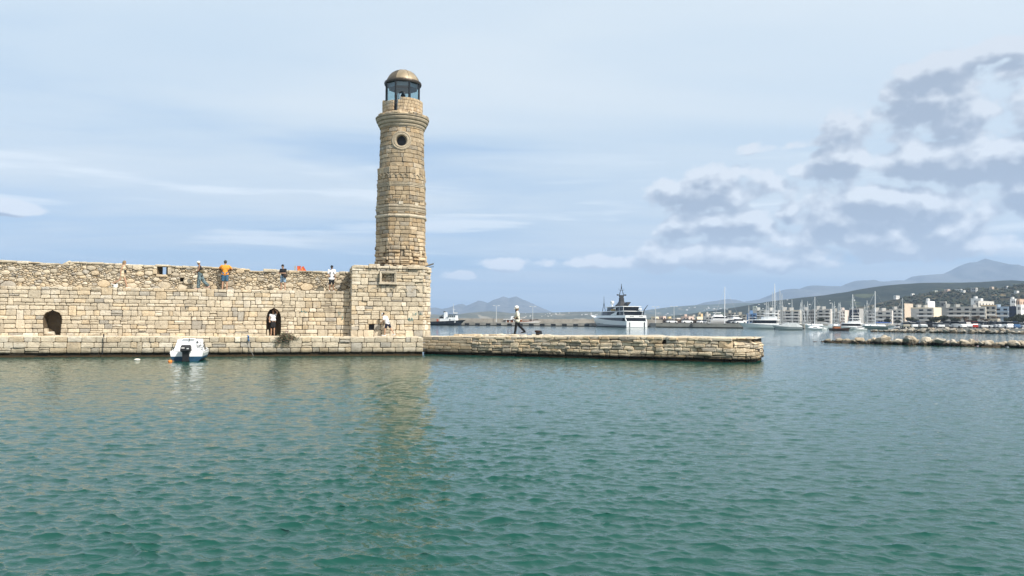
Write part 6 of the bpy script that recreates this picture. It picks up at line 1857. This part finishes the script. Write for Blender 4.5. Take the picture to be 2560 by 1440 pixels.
    if 'pants' in c_:
        b = MB(); e = .014 + c_.get('wide', 0); f = c_.get('leg', 1.0)
        capsule(b, pel + Vector((0, -.07, .03)), pel + Vector((0, .07, .03)), .118 + e * .7, .118 + e * .7)
        for nm in 'LR':
            k1 = min(1, f * 2); q = J['hip' + nm] + (J['knee' + nm] - J['hip' + nm]) * k1; capsule(b, J['hip' + nm], q, .092 + e, .092 + e - .034 * k1)
            if f > .5: capsule(b, J['knee' + nm], J['knee' + nm] + (J['ank' + nm] - J['knee' + nm]) * (f - .5) * 2, .058 + e, .046 + e * 1.2)
        voxel(b, 'trousers' if f > .7 else 'shorts', c_['pants'], t, .018)
    if 'skirt' in c_:
        b = MB(); kn = (J['kneeL'] + J['kneeR']) / 2; dn = pel + (kn - pel) * .72
        capsule(b, pel + Vector((0, -.06, .05)), pel + Vector((0, .06, .05)), .12, .12); capsule(b, pel + tl * .05, dn + tl * .07, .13, .13); capsule(b, pel - tl * .05, dn - tl * .07, .13, .13)
        voxel(b, 'skirt', c_['skirt'], t, .018)
    if 'hair' in c_:
        b = MB(); b.ball(headc + hd * .03 - fw * .02, (.10, .092, .112), 12, 9)
        if c_.get('long'):
            capsule(b, headc - fw * .06, headc - fw * .09 - Vector((0, 0, c_['long'])) + tl * c_.get('hairside', 0), .085, .05)
        voxel(b, 'hair', c_['hair'], t, .016)
    if 'cap' in c_:
        b = MB(); b.ball(headc + hd * .055, (.108, .098, .085), 14, 8); 
        if c_.get('brim', 1): capsule(b, headc + hd * .05 + fw * .07, headc + hd * .04 + fw * .15, .06, .05)
        if c_.get('flat_cap'): capsule(b, headc + hd * .11 - fw * .02, headc + hd * .115 + fw * .03, .115, .11)
        voxel(b, 'cap', c_['cap'], t, .014)
    if 'shoes' in c_:
        for nm in 'LR':
            b = MB(); capsule(b, J['heel' + nm] - Vector((0, 0, .003)), J['toe' + nm] - Vector((0, 0, .003)), .048, .038); voxel(b, 'shoe', c_['shoes'], t, .016)
    J.update(pel=pel, chest=chest, neck=neck, head=headc, up=tu, fwd=tf_, hfwd=fw, hup=hd)
    return t, J
def cloth(name, col, var=.12, sc_=14):
    return plain(name, col, .85, var=var, scale=sc_, bump=.3, bscale=18)
st_leg = (0.0, .06, .03)
hang = (.08, .10, .15, 0.0)
def on_walk(px, back):
    return qpt(q_u(px, back, 4.5), back, WZ - .025)
FX = ANG
# woman in beige walking along the walkway
t, J = person('person in a beige dress walking along the wall top with a black shoulder bag', on_walk(306, WB + .55), FX, q_z(306, 651.5, WB + .55),
    dict(lean=.10, head=.25, legL=(.35, .03, .10), legR=(-.35, .03, .75), armL=(.1, .12, .2, 0), armR=(-.25, .15, .3, 0)), M['skin'],
    dict(top=cloth('beige_dress', (.58, .48, .33)), sleeve=.0, hem=-.12, pants=cloth('beige_shorts', (.55, .45, .31)), leg=.22, hair=cloth('brown_blond_hair', (.24, .16, .09)), long=.30, shoes=cloth('pale_shoes', (.6, .56, .5))))
MB().box(J['pel'] + Vector((.17, -.02, .16)), (.10, .24, .17), .2).build('bag', M['black'], t)
MB().tube([J['pel'] + Vector((.14, .1, .2)), J['neck'] + Vector((-.02, .12, -.02)), J['chest'] + Vector((-.14, -.02, .0)), J['pel'] + Vector((.12, -.12, .2))], .012, 5).build('bag_strap', M['black'], t)
# white plastic bag at her feet
q = on_walk(289, WB + .3); tb = thing('plastic_bag', 'white plastic bag lying at the feet of the walker in beige', 'bag', q)
mb = MB(); mb.ball((0, 0, .09), (.13, .1, .11), 9, 6); mb.ball((.08, .02, .2), (.05, .04, .08), 7, 5); mb.build('sack', plain('white_plastic', (.75, .74, .72), .5), tb)
# woman in black top and wide patterned trousers
pat = cloth('patterned_teal_cloth', (.10, .14, .15), .7, 9)
t, J = person('person in black top and wide patterned trousers walking with a pale headscarf', on_walk(500, WB + .6), FX + math.pi, q_z(500, 652.5, WB + .6),
    dict(lean=.06, head=.35, legL=(.12, .03, .05), legR=(-.42, .03, .35), armL=(.25, .1, 1.0, .3), armR=(.1, .12, .9, .3)), M['skin_dark'],
    dict(top=cloth('black_vest', (.015, .015, .017)), sleeve=0, hem=-.10, pants=pat, wide=.035, leg=.92, cap=cloth('white_headscarf', (.72, .69, .60)), brim=0, shoes=cloth('pink_sandals', (.5, .32, .26))))
MB().ball(J['pel'] + Vector((-.12, .16, .16)), (.17, .07, .11), 10, 7).build('handbag', plain('olive_leather', (.13, .10, .05), .6), t)
# man in orange shirt leaning on the parapet
t, J = person('person in an orange shirt and blue shorts leaning on the parapet, seen from behind', on_walk(562, PB - .40), FX + math.pi / 2, q_z(562, 650.5, PB - .40),
    dict(lean=.16, head=-.05, legL=st_leg, legR=st_leg, armL=(.75, .75, 1.1, .55), armR=(.75, .75, 1.1, .55)), M['skin'],
    dict(top=cloth('orange_print_shirt', (.72, .27, .03), .35, 22), sleeve=.55, loose=.012, pants=cloth('denim_shorts', (.035, .10, .17), .4), wide=.02, leg=.40, hair=cloth('dark_grey_hair', (.05, .05, .045)), cap=cloth('grey_cap', (.10, .11, .10)), brim=0, shoes=cloth('brown_shoes', (.25, .16, .09))))
# person in black shirt with a bag
t, J = person('person in a black shirt and pale blue shorts looking down at the hands', on_walk(708, WB + .55), FX - math.pi / 2 - .55, q_z(708, 661.5, WB + .55),
    dict(lean=.04, head=.45, legL=(.02, .10, .03), legR=(.05, .10, .06), armL=(.35, .2, 1.25, .5), armR=(.35, .2, 1.2, .4)), M['skin'],
    dict(top=cloth('black_tee', (.013, .013, .015)), sleeve=.75, pants=cloth('pale_denim', (.24, .34, .44)), wide=.015, leg=.36, hair=cloth('black_hair', (.012, .01, .01)), shoes=cloth('tan_sandals', (.4, .3, .2))))
MB().ball(J['pel'] + Vector((.10, .22, .06)), (.12, .15, .14), 10, 7).build('shoulder_bag', plain('dark_brown_bag', (.045, .028, .02), .7), t)
# person in white shirt, black shorts
t, J = person('person in a white shirt, black shorts and black cap with a backpack', on_walk(829, WB + .55), FX - math.pi / 2, q_z(829, 663.5, WB + .55),
    dict(lean=.0, head=.30, legL=st_leg, legR=(.06, .06, .05), armL=(.05, .14, .25, .0), armR=(.2, .18, .9, .2)), M['skin_dark'],
    dict(top=cloth('white_shirt', (.76, .76, .78), .05), sleeve=.7, loose=.012, hem=-.06, pants=cloth('black_shorts', (.012, .012, .014)), wide=.01, leg=.46, hair=cloth('black_hair2', (.012, .01, .01)), long=.12, cap=cloth('black_cap', (.012, .012, .013)), shoes=cloth('white_trainers', (.72, .71, .68))))
for s_ in (-1, 1):
    MB().tube([J['chest'] + Vector((.145, s_ * .10, -.12)), J['chest'] + Vector((.15, s_ * .10, .02)), J['neck'] + Vector((.04, s_ * .10, -.02)), J['chest'] + Vector((-.15, s_ * .1, .08))], .022, 6).build('strap', M['black'], t)
MB().box(J['chest'] + Vector((-.20, 0, -.02)), (.13, .28, .38), 0, taper=.85).build('backpack', M['black'], t)
# woman posing in the arched niche
qn = qpt(A2.info[0] - .06, WB + .30, QZ + .015)
t, J = person('person in white top and black skirt posing with raised arm in the arched niche', qn, FX - math.pi / 2, q_z(682, 774.5, WB + .30),
    dict(lean=-.03, head=-.15, htilt=.05, legL=(.03, .03, .03), legR=(-.03, .03, .02), armL=(2.5, .45, .9, .9), armR=(.1, .25, .7, .2)), M['skin'],
    dict(top=cloth('white_crop_top', (.74, .74, .75), .05), sleeve=.2, hem=.14, skirt=cloth('black_skirt', (.012, .011, .012)), hair=cloth('long_black_hair', (.016, .012, .010)), long=.26, hairside=-.06))
# bending man in white by the drain hole
qb_ = qpt(q_u(969, BB - .45, 1.5), BB - .45, QZ + .015)
t, J = person('person in white cap and tee bending over at the foot of the lighthouse base', qb_, FX + math.pi - .55, q_z(970, 781.5, BB - .45),
    dict(lean=.42, head=.35, side=.05, legL=(.30, .12, .25), legR=(-.45, .12, .15), armL=(.5, .15, .8, .3), armR=(.35, .2, .6, .2)), M['skin'],
    dict(top=cloth('white_tee', (.80, .80, .81), .04), sleeve=.6, loose=.012, pants=cloth('navy_shorts', (.012, .014, .03)), wide=.012, leg=.34, cap=cloth('white_cap', (.78, .78, .77), .04), hair=cloth('dark_hair', (.02, .016, .013)), shoes=cloth('white_trainers2', (.76, .76, .74), .04)))
# man in a sailor's cap walking on the jetty
zj = 1.20
qm = W(1293, 836.5, zj); lu = (qm - JA).dot(Vector((math.cos(JANG), math.sin(JANG), 0)))
zj = jtop(lu) - .035; qm = W(1293, 836.5, zj)
t, J = person('person with beard, white sailor cap, cream shirt and black trousers walking on the jetty', (qm.x, qm.y, zj), math.pi + .05, ZP(1289, 767.5, qm.y),
    dict(lean=.02, head=.12, legL=(.22, .03, .06), legR=(-.42, .03, .35), armL=(-.1, .14, 1.15, .1), armR=(.1, .14, 1.2, .1)), M['skin_dark'],
    dict(top=cloth('cream_shirt', (.70, .66, .54), .06), sleeve=.85, loose=.025, hem=-.05, pants=cloth('black_trousers', (.010, .010, .012)), wide=.012, leg=.98, cap=cloth('white_sailor_cap', (.78, .77, .73), .04), flat_cap=1, brim=1, hair=cloth('grey_blond_hair', (.22, .17, .11)), long=.05, shoes=cloth('black_shoes', (.012, .011, .010))))
b = MB(); b.ball(J['head'] + J['hfwd'] * .06 - J['hup'] * .075, (.06, .065, .07), 10, 7); b.build('beard', cloth('dark_beard', (.03, .024, .02)), t)
b = MB(); b.tube([J['neck'] + Vector((.05, .08, 0)), J['neck'] + Vector((.10, 0, -.03)), J['neck'] + Vector((.05, -.08, 0))], .03, 6); b.build('neckerchief', cloth('dark_blue_scarf', (.015, .02, .05)), t)
MB().box(J['wrL'] + J['hdL'] * .12, (.06, .05, .12)).build('dark_phone', M['black'], t)
bake_all()

# ------------------------------------------------------------------ small things on the walls
# bush of caper on the ledge
bq = qpt(q_u(716, .05, 1.1), .03, QZ - .12)
bush = thing('caper_bush', 'straggly grey-green and reddish bush growing over the edge of the ledge', 'bush', bq, ANG)
rng = random.Random(9)
lf = MB(); stm = MB(); fl = MB()
for i in range(70):
    a = rng.uniform(0, 6.283); e = rng.uniform(-.55, 1.2)
    d = Vector((math.cos(a) * math.cos(e) * 1.1, -abs(math.sin(a)) * math.cos(e) * .6 - .06, math.sin(e) * .62)); ln = rng.uniform(.32, .72)
    pts = [Vector((rng.uniform(-.12, .12), 0, .05)), Vector((0, 0, .08)) + d * ln * .6, d * ln + Vector((0, 0, .05 - .1 * rng.random()))]
    stm.tube(pts, [.012, .008, .004], 4)
    for k in range(22):
        c_ = pts[1].lerp(pts[2], rng.uniform(-.3, 1.15)) + Vector((rng.gauss(0, .05), rng.gauss(0, .05), rng.gauss(0, .05)))
        u_ = Vector((rng.gauss(0, 1), rng.gauss(0, 1), rng.gauss(0, 1))).normalized() * rng.uniform(.022, .045); v_ = u_.orthogonal().normalized() * rng.uniform(.012, .022)
        (fl if rng.random() < .16 else lf).add([c_ - u_, c_ + v_, c_ + u_, c_ - v_], [(0, 1, 2, 3)])
lf.build('leaves', plain('caper_leaves', (.085, .085, .045), .7, var=.5, scale=9), bush); fl.build('dry_leaves', plain('reddish_dry_leaves', (.22, .10, .075), .8, var=.3, scale=9), bush); stm.build('stems', M['bark'], bush)
for k in range(5):                                         # upright twigs with pale flowers
    u_ = rng.uniform(-.2, .25); MB().tube([(u_, 0, .1), (u_ + .05, -.02, .35), (u_ + .1 * rng.random(), 0, .5)], [.01, .007, .004], 4).build('twig', M['bark'], bush)
    for j in range(5): MB().ball((u_ + rng.uniform(-.06, .12), rng.uniform(-.05, .05), .3 + .06 * j), .018, 6, 4).build('flower', plain('pale_pink_flower', (.55, .38, .36), .7) if 'pale_pink_flower' not in bpy.data.materials else bpy.data.materials['pale_pink_flower'], bush)
# broken orange board on the parapet top
oq = qpt(q_u(752, PB + .3, 5.3), PB + .35, par_top(q_u(752, PB, 5)) - .06)
ob = thing('orange_board', 'broken orange board with yellow marks standing on the parapet top', 'sign', oq, ANG)
om_ = plain('orange_red_paint', (.52, .085, .025), .6, var=.3, scale=8)
MB().add([(-.22, 0, 0), (-.02, 0, -.05), (0, 0, .36), (-.24, 0, .36), (-.22, .03, 0), (-.02, .03, -.05), (0, .03, .36), (-.24, .03, .36)], [(0, 1, 2, 3), (7, 6, 5, 4), (0, 4, 5, 1), (1, 5, 6, 2), (2, 6, 7, 3), (3, 7, 4, 0)]).build('board', om_, ob)
MB().add([(-.02, .04, 0), (.30, .04, -.04), (.34, .04, .06), (.16, .04, .36), (.04, .04, .30), (-.02, .06, 0), (.30, .06, -.04), (.34, .06, .06), (.16, .06, .36), (.04, .06, .30)], [(0, 1, 2, 3, 4), (9, 8, 7, 6, 5), (0, 5, 6, 1), (1, 6, 7, 2), (2, 7, 8, 3), (3, 8, 9, 4), (4, 9, 5, 0)]).build('board', om_, ob)
yl = plain('yellow_mark', (.70, .38, .05), .6)
MB().add([(-.16, -.006, .08), (-.06, -.006, .08), (-.11, -.006, .16)], [(0, 1, 2)]).build('mark', yl, ob); MB().add([(.10, .033, .08), (.14, .033, .10), (.08, .033, .22), (.05, .033, .2)], [(0, 1, 2, 3)]).build('mark', yl, ob)
MB().box((-.36, .05, .18), (.12, .03, .36), .1).build('grey_stake', plain('weathered_board', (.30, .30, .29), .8), ob)
# blue rope bundle and lines at the ledge edge
rq = qpt(q_u(621, -.02, 1), -.03, QZ)
rp = thing('mooring_rope', 'blue rope bundle on the ledge edge with a line hanging to the water', 'rope', rq, ANG)
MB().tube([(-.05, .05, .08), (.02, -.03, .02), (.0, -.05, -.12), (.06, -.06, -.24)], [.035, .05, .05, .03], 7).build('bundle', plain('blue_rope', (.03, .13, .32), .8), rp)
MB().tube([(.06, -.06, -.2), (.08, -.05, -.55), (.16, -.06, -.8), (.30, -.08, -1.05)], .012, 5).build('line', M['rope'], rp)
mq = qpt(q_u(259, .05, 1), .06, QZ)
mp = thing('mooring_stake', 'thin dark mooring stake with chain hanging down the ledge', 'stake', mq, ANG)
MB().tube([(0, 0, -.1), (0, 0, .16)], .035, 7).build('stake', M['dark_metal'], mp); MB().tube([(0, -.03, .05), (0, -.12, -.05), (.01, -.12, -.5), (0, -.13, -.95)], .018, 5).build('chain', M['dark_metal'], mp)
bx_ = sb + Vector((math.cos(R(106)), math.sin(R(106)), 0)) * 4.1 + Vector((0, 0, .58)); ex = qpt(q_u(478, 0, 1), .05, QZ)
l1 = thing('bow_line', 'slack grey mooring line from the small boat to the ledge', 'rope', ex)
MB().tube([bx_ - ex, (bx_ - ex) / 2 - Vector((0, 0, .12)), Vector((0, 0, 0))], .012, 5).build('strand', M['rope'], l1)
# ------------------------------------------------------------------ the haze
hz = MB(); hz.box((0, 5950, 0), (36000, 12100, 1.0))
hz = MB()
x_, y0, y1, z0, z1 = 17000, -100, 11600, -3.0, 565.0
hz.add([(-x_, y0, z0), (x_, y0, z0), (x_, y1, z0), (-x_, y1, z0), (-x_, y0, z1), (x_, y0, z1), (x_, y1, z1), (-x_, y1, z1)], [(3, 2, 1, 0), (4, 5, 6, 7), (0, 1, 5, 4), (1, 2, 6, 5), (2, 3, 7, 6), (3, 0, 4, 7)])
mt = bpy.data.materials.new('haze'); mt.use_nodes = True
t = NT(mt.node_tree); t.n.remove(t.n['Principled BSDF'])
pv = t.new('ShaderNodeVolumePrincipled')
pv.inputs['Color'].default_value = (.52, .71, 1.0, 1)
pv.inputs['Density'].default_value = 0.00016
pv.inputs['Anisotropy'].default_value = 0.0
t.l.new(pv.outputs[0], t.n['Material Output'].inputs['Volume'])
o = structure(hz.build('haze', mt), 'stuff')
o['label'] = 'pale blue sea haze that fades the far mountains'; o['category'] = 'haze'
scene.cycles.volume_bounces = 0
scene.cycles.max_bounces = 6
scene.cycles.transparent_max_bounces = 12
